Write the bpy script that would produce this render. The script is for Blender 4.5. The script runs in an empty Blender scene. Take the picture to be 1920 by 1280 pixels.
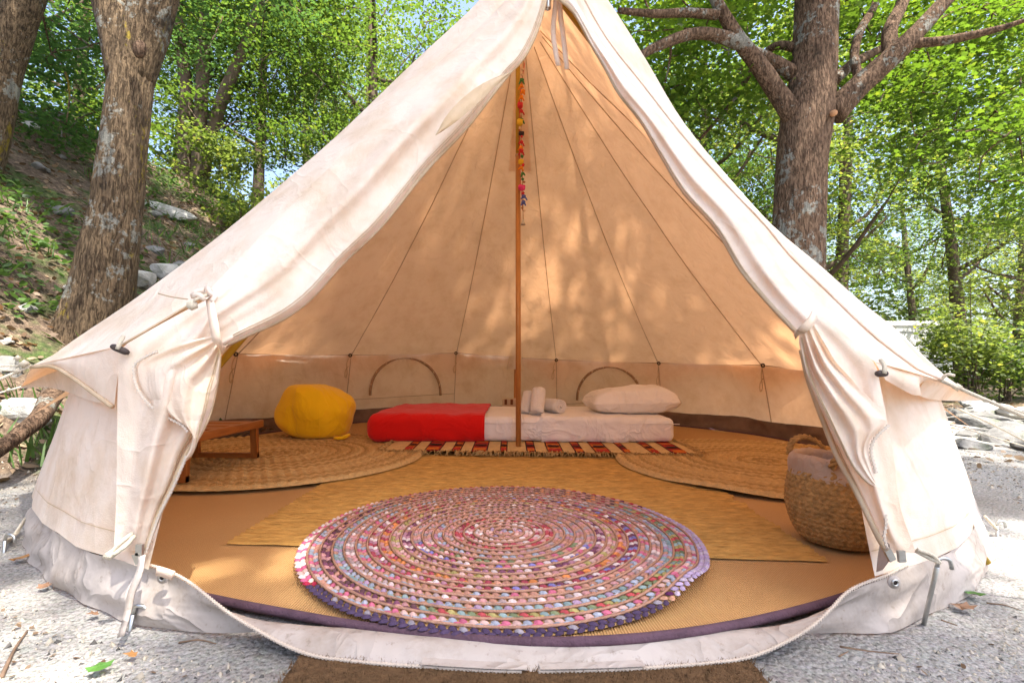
import bpy, bmesh, math, random
import numpy as np
from mathutils import Matrix, Vector, noise

# ---------------------------------------------------------------- camera, sky, sun
W0, H0, FPX = 1920.0, 1280.0, 914.0
CAM = np.array((0.0, 0.0, 0.485))
PITCH, ROLL = math.radians(3.2), math.radians(0.45)
SUN_DIR = np.array((0.27, -0.30, 0.915)); SUN_DIR = SUN_DIR / np.linalg.norm(SUN_DIR)

scene = bpy.context.scene
col = scene.collection
_R = Matrix.Rotation(math.pi / 2 + PITCH, 3, 'X') @ Matrix.Rotation(ROLL, 3, 'Z')
RM = np.array([list(r) for r in _R])
cam_d = bpy.data.cameras.new('camera')
cam_o = bpy.data.objects.new('camera', cam_d)
col.objects.link(cam_o)
cam_o.location = CAM
cam_o.rotation_euler = _R.to_euler()
cam_d.sensor_width = 36.0
cam_d.lens = FPX / W0 * 36.0
cam_d.clip_start, cam_d.clip_end = 0.02, 400.0
scene.camera = cam_o

world = bpy.data.worlds.new('World')
scene.world = world
world.use_nodes = True
wn = world.node_tree
wn.nodes.clear()
sky = wn.nodes.new('ShaderNodeTexSky')
sky.sky_type = 'NISHITA'
sky.sun_disc = False
elev = math.asin(SUN_DIR[2])
sky.sun_elevation = elev
sky.sun_rotation = math.atan2(SUN_DIR[0], SUN_DIR[1])
sky.air_density, sky.dust_density, sky.ozone_density = 0.9, 4.0, 1.0
bgn = wn.nodes.new('ShaderNodeBackground')
bgn.inputs['Strength'].default_value = 0.15
wo = wn.nodes.new('ShaderNodeOutputWorld')
wn.links.new(sky.outputs[0], bgn.inputs[0])
wn.links.new(bgn.outputs[0], wo.inputs[0])

sun_d = bpy.data.lights.new('sun', 'SUN')
sun_d.energy = 4.4
sun_d.angle = math.radians(0.53)
sun_d.color = (1.0, 0.95, 0.86)
sun_o = bpy.data.objects.new('sun', sun_d)
col.objects.link(sun_o)
sun_o.rotation_euler = Vector(SUN_DIR).to_track_quat('Z', 'Y').to_euler()

scene.view_settings.view_transform = 'Standard'
scene.view_settings.look = 'None'
scene.view_settings.gamma = 1.0
scene.view_settings.exposure = 1.84
scene.cycles.use_denoising = True
scene.cycles.max_bounces = 8
scene.cycles.diffuse_bounces = 5
scene.cycles.transmission_bounces = 8
scene.cycles.transparent_max_bounces = 8
scene.cycles.sample_clamp_indirect = 8.0
scene.cycles.caustics_reflective = False
scene.cycles.caustics_refractive = False

# ---------------------------------------------------------------- helpers
BASES = {}
rnd = random.Random(7)
rng = np.random.default_rng(11)

def ray(px, py):
    d = RM @ np.array(((px - W0 / 2) / FPX, -(py - H0 / 2) / FPX, -1.0))
    return d

def P(px, py, Y):
    """point of the place at forward distance Y seen at that photo position"""
    d = ray(px, py)
    return CAM + d * (Y / d[1])

def G(px, py, z=0.0):
    d = ray(px, py)
    return CAM + d * ((z - CAM[2]) / d[2])

def obj_from(name, mesh, mat, parent):
    o = bpy.data.objects.new(name, mesh)
    col.objects.link(o)
    if mat is not None:
        for m in (mat if isinstance(mat, (list, tuple)) else [mat]):
            mesh.materials.append(m)
    if parent is not None:
        o.parent = parent
        BASES[o.name] = BASES.get(parent.name, (0, 0, 0))
    return o

def mk(name, V, F, mat, parent=None, smooth=True, colors=None, midx=None, off=None):
    """one mesh object. V (n,3) world coords, F list of index tuples or an int array (m,k)"""
    V = np.asarray(V, dtype=np.float64).reshape(-1, 3)
    if parent is not None:
        base = np.array(BASES.get(parent.name, (0, 0, 0)), dtype=float)
        V = V - base
    me = bpy.data.meshes.new(name)
    if isinstance(F, np.ndarray):
        m, k = F.shape
        me.vertices.add(len(V)); me.vertices.foreach_set('co', V.astype(np.float32).ravel())
        me.loops.add(m * k); me.loops.foreach_set('vertex_index', F.astype(np.int32).ravel())
        me.polygons.add(m)
        me.polygons.foreach_set('loop_start', np.arange(0, m * k, k, dtype=np.int32))
        me.update(calc_edges=True)
    else:
        me.from_pydata([tuple(v) for v in V], [], [tuple(f) for f in F])
        me.update()
    if smooth:
        me.polygons.foreach_set('use_smooth', np.ones(len(me.polygons), dtype=bool))
    if midx is not None:
        me.polygons.foreach_set('material_index', np.asarray(midx, dtype=np.int32))
    if colors is not None:
        c = np.ones((len(V), 4), dtype=np.float32); c[:, :3] = colors
        a = me.color_attributes.new('Col', 'FLOAT_COLOR', 'POINT')
        a.data.foreach_set('color', c.ravel())
    return obj_from(name, me, mat, parent)

def tag(o, label=None, cat=None, group=None, kind=None):
    if label: o['label'] = label
    if cat: o['category'] = cat
    if group: o['group'] = group
    if kind: o['kind'] = kind
    return o

def thing(name, label, cat, base=(0, 0, 0), group=None):
    o = bpy.data.objects.new(name, None)
    col.objects.link(o)
    o.location = base
    BASES[o.name] = tuple(float(b) for b in base)
    o.empty_display_size = 0.1
    return tag(o, label, cat, group)

def copy_tree(o, parent=None):
    c = o.copy(); col.objects.link(c)
    c.parent = parent
    for ch in list(o.children):
        copy_tree(ch, c)
    return c

def mb(*parts):
    """merge (V,F) shapes into one"""
    Vs, Fs, n = [], [], 0
    for V, F in parts:
        V = np.asarray(V, dtype=float).reshape(-1, 3)
        Vs.append(V)
        Fs += [tuple(int(i) + n for i in f) for f in F]
        n += len(V)
    return np.vstack(Vs), Fs

def grid_faces(nu, nv, wrap=False):
    a = np.arange(nu * nv).reshape(nu, nv)
    if wrap:
        a = np.vstack([a, a[:1]])
    f = np.stack([a[:-1, :-1], a[1:, :-1], a[1:, 1:], a[:-1, 1:]], -1).reshape(-1, 4)
    return f

def resample(pts, n, smooth=True):
    pts = np.asarray(pts, dtype=float)
    seg = np.linalg.norm(np.diff(pts, axis=0), axis=1)
    t = np.concatenate([[0], np.cumsum(seg)]); t /= t[-1]
    tt = np.linspace(0, 1, n)
    if not smooth or len(pts) < 3:
        return np.stack([np.interp(tt, t, pts[:, k]) for k in range(3)], 1)
    # Catmull-Rom / hermite with finite-difference tangents
    m = np.zeros_like(pts)
    m[1:-1] = (pts[2:] - pts[:-2]) / (t[2:] - t[:-2])[:, None]
    m[0] = (pts[1] - pts[0]) / (t[1] - t[0]); m[-1] = (pts[-1] - pts[-2]) / (t[-1] - t[-2])
    i = np.clip(np.searchsorted(t, tt, side='right') - 1, 0, len(t) - 2)
    h = (t[i + 1] - t[i]); s = ((tt - t[i]) / h)[:, None]; h = h[:, None]
    return ((2*s**3 - 3*s**2 + 1) * pts[i] + (s**3 - 2*s**2 + s) * h * m[i]
            + (-2*s**3 + 3*s**2) * pts[i + 1] + (s**3 - s**2) * h * m[i + 1])

def curve_px(pxs, Y0, Y1, n, smooth=True):
    """curve through photo positions, its distance running from Y0 to Y1 along its length (or given as third value)"""
    q = np.array([p[:2] for p in pxs], dtype=float)
    L = np.concatenate([[0], np.cumsum(np.linalg.norm(np.diff(q, axis=0), axis=1))]); L /= L[-1]
    pts = [P(p[0], p[1], p[2] if len(p) > 2 else Y0 + (Y1 - Y0) * l) for p, l in zip(pxs, L)]
    return resample(pts, n, smooth)

def sheet(A, B, nu, disp=None, toward=None):
    """ruled cloth between curves A and B (same length); disp(u, v) pushes it towards 'toward' (default the doorway front)"""
    nv = len(A)
    u = np.linspace(0, 1, nu)[:, None, None]
    S = A[None] * (1 - u) + B[None] * u
    if disp is not None:
        dirn = (CAM if toward is None else np.asarray(toward)) - S
        dirn /= np.linalg.norm(dirn, axis=-1, keepdims=True)
        U, Vv = np.meshgrid(np.linspace(0, 1, nu), np.linspace(0, 1, nv), indexing='ij')
        S = S + dirn * disp(U, Vv)[..., None]
    return S.reshape(-1, 3), grid_faces(nu, nv)

def tube(pts, rad, n=8, cap=True, squash=None):
    pts = np.asarray(pts, dtype=float); m = len(pts)
    rad = np.broadcast_to(np.asarray(rad, dtype=float), (m,))
    T = np.gradient(pts, axis=0); T /= np.linalg.norm(T, axis=1, keepdims=True) + 1e-12
    ref = np.array((0, 0, 1.0)) if abs(T[0][2]) < 0.9 else np.array((1.0, 0, 0))
    N = np.zeros_like(pts); nrm = np.cross(T[0], ref); nrm /= np.linalg.norm(nrm)
    for i in range(m):
        nrm = nrm - T[i] * np.dot(nrm, T[i]); nrm /= np.linalg.norm(nrm) + 1e-12
        N[i] = nrm
    B = np.cross(T, N)
    a = np.linspace(0, 2 * math.pi, n, endpoint=False)
    V = (pts[:, None] + rad[:, None, None] * (np.cos(a)[None, :, None] * N[:, None] + np.sin(a)[None, :, None] * B[:, None]))
    V = V.reshape(-1, 3)
    F = []
    for i in range(m - 1):
        for j in range(n):
            k = (j + 1) % n
            F.append((i * n + j, i * n + k, (i + 1) * n + k, (i + 1) * n + j))
    if cap:
        F.append(tuple(range(n - 1, -1, -1))); F.append(tuple((m - 1) * n + j for j in range(n)))
    return V, F

def box(c, s, rz=0.0, M=None):
    x, y, z = np.array(s) / 2
    V = np.array([(-x,-y,-z),(x,-y,-z),(x,y,-z),(-x,y,-z),(-x,-y,z),(x,-y,z),(x,y,z),(-x,y,z)])
    if rz:
        ca, sa = math.cos(rz), math.sin(rz)
        V = V @ np.array(((ca, sa, 0), (-sa, ca, 0), (0, 0, 1)))
    if M is not None:
        V = V @ np.array(M).T
    return V + np.array(c), [(0,3,2,1),(4,5,6,7),(0,1,5,4),(1,2,6,5),(2,3,7,6),(3,0,4,7)]

def beam(a, b, w, h, up=(0, 0, 1)):
    """box beam from a to b"""
    a, b = np.array(a, float), np.array(b, float)
    t = b - a; L = np.linalg.norm(t); t /= L
    s = np.cross(t, up); s /= np.linalg.norm(s); q = np.cross(s, t)
    M = np.stack([t, s, q], 1)
    return box((a + b) / 2, (L, w, h), M=M)

def rbox(s, bev, seg=3):
    bm = bmesh.new(); bmesh.ops.create_cube(bm, size=1.0)
    for v in bm.verts: v.co = Vector((v.co.x * s[0], v.co.y * s[1], v.co.z * s[2]))
    bmesh.ops.bevel(bm, geom=list(bm.edges), offset=bev, segments=seg, profile=0.5, affect='EDGES')
    bm.verts.ensure_lookup_table()
    V = np.array([v.co[:] for v in bm.verts]); F = [tuple(v.index for v in f.verts) for f in bm.faces]
    bm.free()
    return V, F

def lathe(prof, n=32, c=(0, 0, 0)):
    prof = np.asarray(prof, float)
    a = np.linspace(0, 2 * math.pi, n, endpoint=False)
    V = np.stack([np.outer(np.cos(a), prof[:, 0]), np.outer(np.sin(a), prof[:, 0]), np.tile(prof[:, 1], (n, 1))], -1)
    return V.reshape(-1, 3) + np.array(c), [tuple(f) for f in grid_faces(n, len(prof), True)]

def ico(sub=1):
    bm = bmesh.new(); bmesh.ops.create_icosphere(bm, subdivisions=sub, radius=1.0)
    bm.verts.ensure_lookup_table()
    V = np.array([v.co[:] for v in bm.verts]); F = [tuple(v.index for v in f.verts) for f in bm.faces]
    bm.free()
    return V, F
ICO1, ICO2, ICO3 = ico(1), ico(2), ico(3)

# ---------------------------------------------------------------- materials
class NT:
    def __init__(self, name):
        self.m = bpy.data.materials.new(name); self.m.use_nodes = True
        self.t = self.m.node_tree; self.t.nodes.clear()
        self.out = self.t.nodes.new('ShaderNodeOutputMaterial')
    def n(self, typ, **kw):
        nd = self.t.nodes.new('ShaderNode' + typ)
        for k, v in kw.items():
            if k in nd.inputs.keys() if isinstance(k, str) else False:
                nd.inputs[k].default_value = v
            else:
                setattr(nd, k, v)
        return nd
    def l(self, a, b): self.t.links.new(a, b)
    def coords(self, scale=(1, 1, 1), kind='Object', rot=(0, 0, 0)):
        tc = self.n('TexCoord'); mp = self.n('Mapping')
        mp.inputs['Scale'].default_value = scale; mp.inputs['Rotation'].default_value = rot
        self.l(tc.outputs[kind], mp.inputs['Vector'])
        return mp.outputs[0]
    def noise(self, vec, scale, detail=4.0, rough=0.55, dist=0.0):
        nd = self.n('TexNoise'); nd.inputs['Scale'].default_value = scale
        nd.inputs['Detail'].default_value = detail; nd.inputs['Roughness'].default_value = rough
        nd.inputs['Distortion'].default_value = dist
        self.l(vec, nd.inputs['Vector'])
        return nd.outputs['Fac']
    def ramp(self, fac, stops):
        nd = self.n('ValToRGB'); els = nd.color_ramp.elements
        while len(els) < len(stops): els.new(0.5)
        for e, (p, c) in zip(els, stops):
            e.position = p; e.color = (*c, 1) if len(c) == 3 else c
        self.l(fac, nd.inputs[0])
        return nd.outputs[0]
    def mix(self, fac, a, b, blend='MIX'):
        nd = self.n('Mix', data_type='RGBA', blend_type=blend)
        for sock, v in ((nd.inputs[0], fac), (nd.inputs[6], a), (nd.inputs[7], b)):
            if hasattr(v, 'is_output'): self.l(v, sock)
            elif isinstance(v, (tuple, list)): sock.default_value = (*v, 1) if len(v) == 3 else v
            else: sock.default_value = v
        return nd.outputs[2]
    def math(self, op, a, b=0.0):
        nd = self.n('Math', operation=op)
        for sock, v in ((nd.inputs[0], a), (nd.inputs[1], b)):
            if hasattr(v, 'is_output'): self.l(v, sock)
            else: sock.default_value = v
        return nd.outputs[0]
    def bump(self, h, strength=0.3, dist=0.01):
        nd = self.n('Bump'); nd.inputs['Strength'].default_value = strength; nd.inputs['Distance'].default_value = dist
        self.l(h, nd.inputs['Height'])
        return nd.outputs[0]
    def principled(self, color, rough=0.7, normal=None, spec=0.3, metal=0.0, sheen=0.0):
        p = self.n('BsdfPrincipled')
        if hasattr(color, 'is_output'): self.l(color, p.inputs['Base Color'])
        else: p.inputs['Base Color'].default_value = (*color, 1)
        if hasattr(rough, 'is_output'): self.l(rough, p.inputs['Roughness'])
        else: p.inputs['Roughness'].default_value = rough
        p.inputs['Specular IOR Level'].default_value = spec
        p.inputs['Metallic'].default_value = metal
        p.inputs['Sheen Weight'].default_value = sheen
        if normal is not None: self.l(normal, p.inputs['Normal'])
        return p
    def done(self, sh):
        self.l(sh.outputs[0] if hasattr(sh, 'outputs') else sh, self.out.inputs['Surface'])
        return self.m

def simple(name, color, rough=0.7, var=0.15, scale=8.0, bump=0.15, bscale=60.0, spec=0.3, metal=0.0, stretch=(1, 1, 1), sheen=0.0):
    t = NT(name); v = t.coords(stretch)
    nz = t.noise(v, scale)
    c = t.ramp(nz, [(0.25, tuple(x * (1 - var) for x in color)), (0.75, tuple(min(1, x * (1 + var)) for x in color))])
    b = t.bump(t.noise(v, bscale), bump, 0.01)
    return t.done(t.principled(c, rough, b, spec, metal, sheen))

def canvas_mat(name, refl, trans, fac, stain=0.2):
    t = NT(name); v = t.coords()
    big = t.noise(v, 2.2, 5, 0.6)
    st = t.ramp(t.noise(v, 7.0, 6, 0.65), [(0.45, (1, 1, 1)), (0.75, (1 - stain, 1 - stain * 1.35, 1 - stain * 1.9))])
    c = t.mix(1.0, t.ramp(big, [(0.3, tuple(x * 0.95 for x in refl)), (0.7, refl)]), st, 'MULTIPLY')
    wr = t.noise(v, 9.0, 4, 0.5, 0.6)
    wv = t.noise(v, 420.0, 2, 0.5)
    cz = t.math('POWER', t.math('SUBTRACT', 1.0, t.math('ABSOLUTE', t.math('SUBTRACT', t.math('MULTIPLY', t.noise(v, 3.6, 3, 0.5, 1.4), 2.0), 1.0))), 14.0)
    h = t.math('ADD', t.math('ADD', wr, t.math('MULTIPLY', cz, 0.18)), t.math('MULTIPLY', wv, 0.10))
    b = t.bump(h, 0.5, 0.02)
    d = t.n('BsdfDiffuse'); t.l(c, d.inputs['Color']); t.l(b, d.inputs['Normal'])
    tr = t.n('BsdfTranslucent'); tr.inputs['Color'].default_value = (*trans, 1); t.l(b, tr.inputs['Normal'])
    mx = t.n('MixShader'); mx.inputs[0].default_value = fac
    t.l(d.outputs[0], mx.inputs[1]); t.l(tr.outputs[0], mx.inputs[2])
    return t.done(mx)

def cloth_mat(name, color, crease=0.5, scale=5.0, rough=0.9, fine=180.0):
    t = NT(name); v = t.coords()
    c = t.ramp(t.noise(v, 6.0, 4), [(0.3, tuple(x * 0.93 for x in color)), (0.7, color)])
    cz = t.math('POWER', t.math('SUBTRACT', 1.0, t.math('ABSOLUTE', t.math('SUBTRACT', t.math('MULTIPLY', t.noise(v, scale, 3, 0.5, 1.2), 2.0), 1.0))), 9.0)
    h = t.math('ADD', t.math('ADD', t.noise(v, scale * 1.7, 4), t.math('MULTIPLY', cz, 0.8)), t.math('MULTIPLY', t.noise(v, fine, 2), 0.12))
    return t.done(t.principled(c, rough, t.bump(h, crease, 0.022), 0.15, 0.0, 0.15))

M_CANVAS = canvas_mat('cotton_canvas', (0.84, 0.77, 0.66), (0.93, 0.50, 0.25), 0.275)
M_CANVAS_TRIM = canvas_mat('canvas_trim', (0.66, 0.53, 0.37), (0.75, 0.5, 0.28), 0.25)
M_SEAM = simple('canvas_seam', (0.50, 0.36, 0.24), 0.9, 0.15, 30)
t = NT('groundsheet_pvc'); v = t.coords()
c = t.ramp(t.noise(v, 4, 4), [(0.3, (0.40, 0.345, 0.305)), (0.7, (0.47, 0.42, 0.385))])
d1 = t.ramp(t.noise(v, 7.5, 7, 0.72), [(0.47, (0, 0, 0)), (0.72, (0.65, 0.65, 0.65))])
c = t.mix(d1, c, (0.24, 0.185, 0.135))
c = t.mix(t.ramp(t.noise(v, 60, 4, 0.7), [(0.60, (0, 0, 0)), (0.72, (0.5, 0.5, 0.5))]), c, (0.16, 0.12, 0.09))
cz = t.math('POWER', t.math('SUBTRACT', 1.0, t.math('ABSOLUTE', t.math('SUBTRACT', t.math('MULTIPLY', t.noise(v, 5.5, 3, 0.5, 0.8), 2.0), 1.0))), 10.0)
M_PVC = t.done(t.principled(c, 0.62, t.bump(t.math('ADD', t.noise(v, 9, 4), t.math('MULTIPLY', cz, 0.5)), 0.45, 0.02), 0.25))
M_PVC_SHADED = simple('groundsheet_pvc_shaded', (0.16, 0.105, 0.08), 0.6, 0.3, 9, 0.5, 16, 0.3)  # same pvc, darkened and browned for the shade inside the tent
M_ZIP = simple('zip_teeth', (0.55, 0.47, 0.39), 0.5, 0.1)
M_METAL = simple('steel', (0.5, 0.5, 0.48), 0.35, 0.15, 20, 0.1, 80, 0.5, 1.0)
M_ROPE = simple('cotton_rope', (0.66, 0.58, 0.45), 0.9, 0.15, 60, 0.6, 400)
M_TOGGLE = simple('dark_wood_toggle', (0.05, 0.035, 0.03), 0.6)
M_POLE_LOW = simple('copper_pole', (0.50, 0.24, 0.075), 0.4, 0.12, 12, 0.05, 60, 0.5, 0.35)
M_POLE_UP = simple('olive_gold_pole', (0.42, 0.27, 0.02), 0.4, 0.1, 12, 0.05, 60, 0.5, 0.25)
# ---------------------------------------------------------------- terrain
def slope_s(x, y):
    return (x + 2.15) * -0.978 + (y - 1.0) * 0.208

def terrain(x, y, rough=True):
    s = slope_s(x, y)
    if s <= 0: z = 0.0
    elif s < 4.9: z = 0.85 * s * s / (s + 0.6)
    else: z = 0.85 * 4.9 * 4.9 / 5.5 + (s - 4.9) * 0.16
    if rough:
        k = min(1.0, max(0.0, s) * 1.2)
        z += k * (0.16 * noise.noise((x * 0.7, y * 0.7, 3.1)) + 0.05 * noise.noise((x * 2.6, y * 2.6, 7.7)))
        d = math.hypot(x - 0.04, y - 2.8)
        z += 0.004 * noise.noise((x * 5, y * 5, 1.0)) + min(0.03, max(0, d - 2.15) * 0.03) * noise.noise((x * 1.1, y * 1.1, 5))
    return z

def axis(fine0, fine1, step, far, grow=1.13):
    a = list(np.arange(fine0, fine1, step))
    s = step
    while a[-1] < far: s *= grow; a.append(a[-1] + s)
    s = step; b = [fine0]
    while b[-1] > -far: s *= grow; b.append(b[-1] - s)
    return np.array(b[:0:-1] + a)

gx, gy = axis(-5.2, 4.6, 0.07, 90), axis(-0.4, 7.0, 0.07, 90)
GV = np.array([(x, y, terrain(x, y)) for x in gx for y in gy])
t = NT('gravel_and_forest_floor')
v = t.coords()
tc = t.n('TexCoord'); sep = t.n('SeparateXYZ'); t.l(tc.outputs['Object'], sep.inputs[0])
X, Yc = sep.outputs[0], sep.outputs[1]
# crushed pale limestone
g1 = t.noise(v, 150, 5, 0.7); g2 = t.noise(v, 3.0, 5, 0.6)
vor = t.n('TexVoronoi'); vor.inputs['Scale'].default_value = 95; t.l(v, vor.inputs['Vector'])
grav = t.ramp(g1, [(0.32, (0.10, 0.088, 0.072)), (0.46, (0.31, 0.277, 0.228)), (0.70, (0.49, 0.447, 0.375))])
grav = t.mix(0.12, grav, vor.outputs['Color'], 'SOFT_LIGHT')
hs = t.n('HueSaturation'); hs.inputs['Saturation'].default_value = 0.35; t.l(grav, hs.inputs['Color']); grav = hs.outputs[0]
dirt = t.ramp(g2, [(0.42, (1, 1, 1)), (0.72, (0.72, 0.68, 0.62))])
grav = t.mix(0.8, grav, dirt, 'MULTIPLY')
# humus and litter
l1 = t.noise(v, 26, 6, 0.7); l2 = t.noise(v, 2.6, 5, 0.65)
lit = t.ramp(l1, [(0.28, (0.035, 0.024, 0.017)), (0.5, (0.12, 0.085, 0.06)), (0.74, (0.27, 0.20, 0.14))])
grn = t.ramp(l1, [(0.3, (0.02, 0.035, 0.012)), (0.7, (0.09, 0.13, 0.035))])
lit = t.mix(t.ramp(l2, [(0.50, (0, 0, 0)), (0.62, (1, 1, 1))]), lit, grn)
# which where: hillside on the left, woodland beyond the clearing
sl = t.math('ADD', t.math('MULTIPLY', t.math('ADD', X, 2.15), -0.978), t.math('MULTIPLY', t.math('SUBTRACT', Yc, 1.0), 0.208))
sl = t.math('ADD', sl, t.math('MULTIPLY', t.math('SUBTRACT', t.noise(v, 1.6, 4), 0.5), 0.5))
far = t.math('MULTIPLY', t.math('SUBTRACT', t.math('ADD', Yc, t.math('MULTIPLY', t.noise(v, 0.9, 4), 3.0)), 6.5), 0.5)
msk = t.ramp(t.math('MAXIMUM', t.math('ADD', sl, 0.10), far), [(0.02, (0, 0, 0)), (0.3, (1, 1, 1))])
c = t.mix(msk, grav, lit)
h = t.math('ADD', t.math('MULTIPLY', g1, 0.5), t.math('MULTIPLY', vor.outputs['Distance'], -0.6))
b = t.bump(t.math('ADD', h, t.math('MULTIPLY', l1, 0.6)), 0.9, 0.012)
M_GROUND = t.done(t.principled(c, 0.95, b, 0.15))
gr = mk('ground', GV, grid_faces(len(gx), len(gy))[:, ::-1].copy(), M_GROUND)
tag(gr, 'pale crushed stone clearing rising to a leafy hillside on the left', kind='structure')

# ---------------------------------------------------------------- the bell tent
CX, CY, RT, RB = 0.037, 2.806, 1.92, 2.0
def pull(th):
    d = math.degrees((th + math.pi) % (2 * math.pi) - math.pi)
    return -0.115 * math.exp(-((d - 52) / 24) ** 2) - 0.03 * math.exp(-((d + 55) / 20) ** 2)
def pol(th, r, z):
    return np.array((CX + r * math.sin(th), CY - r * math.cos(th), z))
def th_at(px, r, back=True, py=690):
    d = ray(px, py); k = d[0] / d[1]
    a = 1 + k * k; b = -2 * (k * CX + CY); c = CX * CX + CY * CY - r * r
    q = math.sqrt(max(0, b * b - 4 * a * c)); y = (-b + (q if back else -q)) / (2 * a)
    return math.atan2(k * y - CX, CY - y), y
APEX = P(978, 33, CY)
TOPA = P(1035, -146, 1.5)
eave_px = [(443, 664), (657, 666), (855, 662), (1043, 675), (1235, 681), (1430, 685)]
eave = []
for px, py in eave_px:
    th, y = th_at(px, RT); z = P(px, py, y)[2]
    eave.append((th % (2 * math.pi), z))
eave.sort()                                   # angles from right round the back to the left
D = math.radians
SEAMS = [D(62)] + [e[0] for e in eave] + [D(298)]
SEAMS = sorted(SEAMS)
# fill wide gaps
s2 = [SEAMS[0]]
for a in SEAMS[1:]:
    n = max(1, round((a - s2[-1]) / D(33)))
    base = s2[-1]
    for k in range(1, n + 1): s2.append(base + (a - base) * k / n)
SEAMS = s2
za = [(0.0, 0.50), (D(30), 0.47), (D(62), 0.395), (D(90), 0.45)] + eave + [(D(270), 0.52), (D(298), 0.46), (D(330), 0.52), (2 * math.pi, 0.52)]
def ztop(th):
    th = th % (2 * math.pi)
    return float(np.interp(th, [a for a, _ in za], [z for _, z in za]))

def roof_pt(th, s, frac):
    r = 0.03 + (RT - 0.03) * s
    z = APEX[2] + (ztop(th) - APEX[2]) * s - 0.085 * math.sin(math.pi * s)
    r -= 0.035 * math.sin(math.pi * frac) ** 1 * s * (1.25 - s) * 1.6
    p = pol(th, r, z)
    p[0] += (APEX[0] - CX) * (1 - s)
    w = 0.006 * noise.noise((p[0] * 6, p[1] * 6, p[2] * 3)) * min(1, 4 * s)
    p[2] += w
    return p

tent = thing('bell_tent', 'open cream canvas bell tent standing on pale gravel in the woods', 'tent', (CX, CY, 0))

# back of the roof: one panel of cloth between each pair of seams
for a, b in zip(SEAMS[:-1], SEAMS[1:]):
    nu, nv = 13, 26
    V = [roof_pt(a + (b - a) * i / (nu - 1), j / (nv - 1), i / (nu - 1)) for i in range(nu) for j in range(nv)]
    mk('roof_panel', V, grid_faces(nu, nv), M_CANVAS, tent)
    mid = (a + b) / 2
for a in SEAMS:
    pts = np.array([roof_pt(a, s, 0) for s in np.linspace(0.05, 1, 24)])
    inn = pts.copy(); inn[:, 0] += (CX - pts[:, 0]) * 0.004; inn[:, 1] += (CY - pts[:, 1]) * 0.004; inn[:, 2] -= 0.003
    mk('roof_seam', *tube(inn, 0.003, 5), M_SEAM, tent)
# reinforcement patch round the pole top
nu, nv = 15, 6
th0, th1 = D(172), D(187)
V = [roof_pt(th0 + (th1 - th0) * i / (nu - 1), 0.03 + 0.28 * j / (nv - 1), 0) * np.array((1, 1, 1)) + np.array((0, -0.012, -0.008)) for i in range(nu) for j in range(nv)]
mk('apex_patch', V, grid_faces(nu, nv), M_CANVAS, tent)

# curves of the lifted front
NV = 40
silR = curve_px([(1035,-146),(1140,0),(1210,110),(1280,227),(1370,337),(1453,427),(1537,497),(1613,564),(1680,617),(1780,710),(1843,747)], 1.5, 1.86, NV)
edgR = curve_px([(1035,-146),(1093,-6),(1140,77),(1205,160),(1280,256),(1360,346),(1437,427),(1480,480),(1557,554),(1633,627),(1693,674),(1747,711),(1764,713)], 1.5, 1.0, NV)
semR = curve_px([(1035,-146),(1072,0),(1150,125),(1222,215),(1290,296),(1350,366),(1407,432),(1467,522),(1523,584),(1580,630),(1640,678)], 1.5, 0.94, NV)
silL = curve_px([(1035,-146),(907,-6),(770,122),(640,247),(530,343),(430,427),(343,494),(233,574),(143,634),(100,665),(60,685)], 1.5, 1.2, NV)
semL = curve_px([(1035,-146),(957,0),(800,150),(640,303),(513,430),(400,540),(310,600),(228,648)], 1.5, 0.97, NV)
tip2L = P(40, 725, 1.72); tip1L = silL[-1]; tip1R = edgR[-1]; tip2R = silR[-1]

def cloth_noise(amp, f=3.0, seed=0.0):
    def fn(U, V):
        out = np.zeros_like(U)
        for i in range(U.shape[0]):
            for j in range(U.shape[1]):
                out[i, j] = amp * noise.noise((U[i, j] * f, V[i, j] * f * 2.5, seed))
        return out
    return fn

def panel(A, B, nu, name, mat=None, disp=None, toward=None):
    V, F = sheet(A, B, nu, disp, toward)
    o = mk(name, V, F, mat or M_CANVAS, tent)
    if name == 'door_flap':                       # double row of stitching along the hem
        nv = len(A); Vg = V.reshape(nu, nv, 3)
        for u in (0.93, 0.90):
            k = u * (nu - 1); i = int(k); q = Vg[i] * (1 - k + i) + Vg[i + 1] * (k - i)
            d = CAM - q; d /= np.linalg.norm(d, axis=1, keepdims=True)
            mk('hem_stitch', *tube(q[1:-1] + d[1:-1] * 0.0012, 0.0011, 4), M_CANVAS_TRIM, o)
    return o

genR = np.array([roof_pt(SEAMS[0], s, 0) for s in np.linspace(0, 1, NV)])
genL = np.array([roof_pt(SEAMS[-1], s, 0) for s in np.linspace(0, 1, NV)])
genR[0] = APEX; genL[0] = APEX
mk('apex_cap', *lathe([(0.0, 0.035), (0.05, 0.01), (0.10, -0.075)], 16, tuple(APEX)), M_CANVAS, tent)
mk('ridge_tape', *tube(resample([APEX + np.array((0, 0, 0.004)), TOPA + np.array((0, 0, 0.004))], 12), 0.012, 6), M_CANVAS, tent)
silL2 = resample([TOPA, TOPA * 0.5 + tip2L * 0.5 + np.array((0.05, 0.05, -0.06)), tip2L], NV)
sag = lambda k: (lambda U, V: -k * np.sin(np.pi * U) * np.sin(np.pi * V))
panel(genR, silR, 10, 'roof_panel', None, sag(0.05), (3, 1, 3))
panel(genL, silL2, 10, 'roof_panel', None, sag(0.05), (-3, 1, 3))
panel(silL2, silL, 8, 'roof_panel', None, sag(0.03), (-3, 0, 2))
panel(silR, edgR, 6, 'roof_panel', None, sag(0.015), (3, 0, 2))
fnR = cloth_noise(0.012, 2.2, 4.0)
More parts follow.
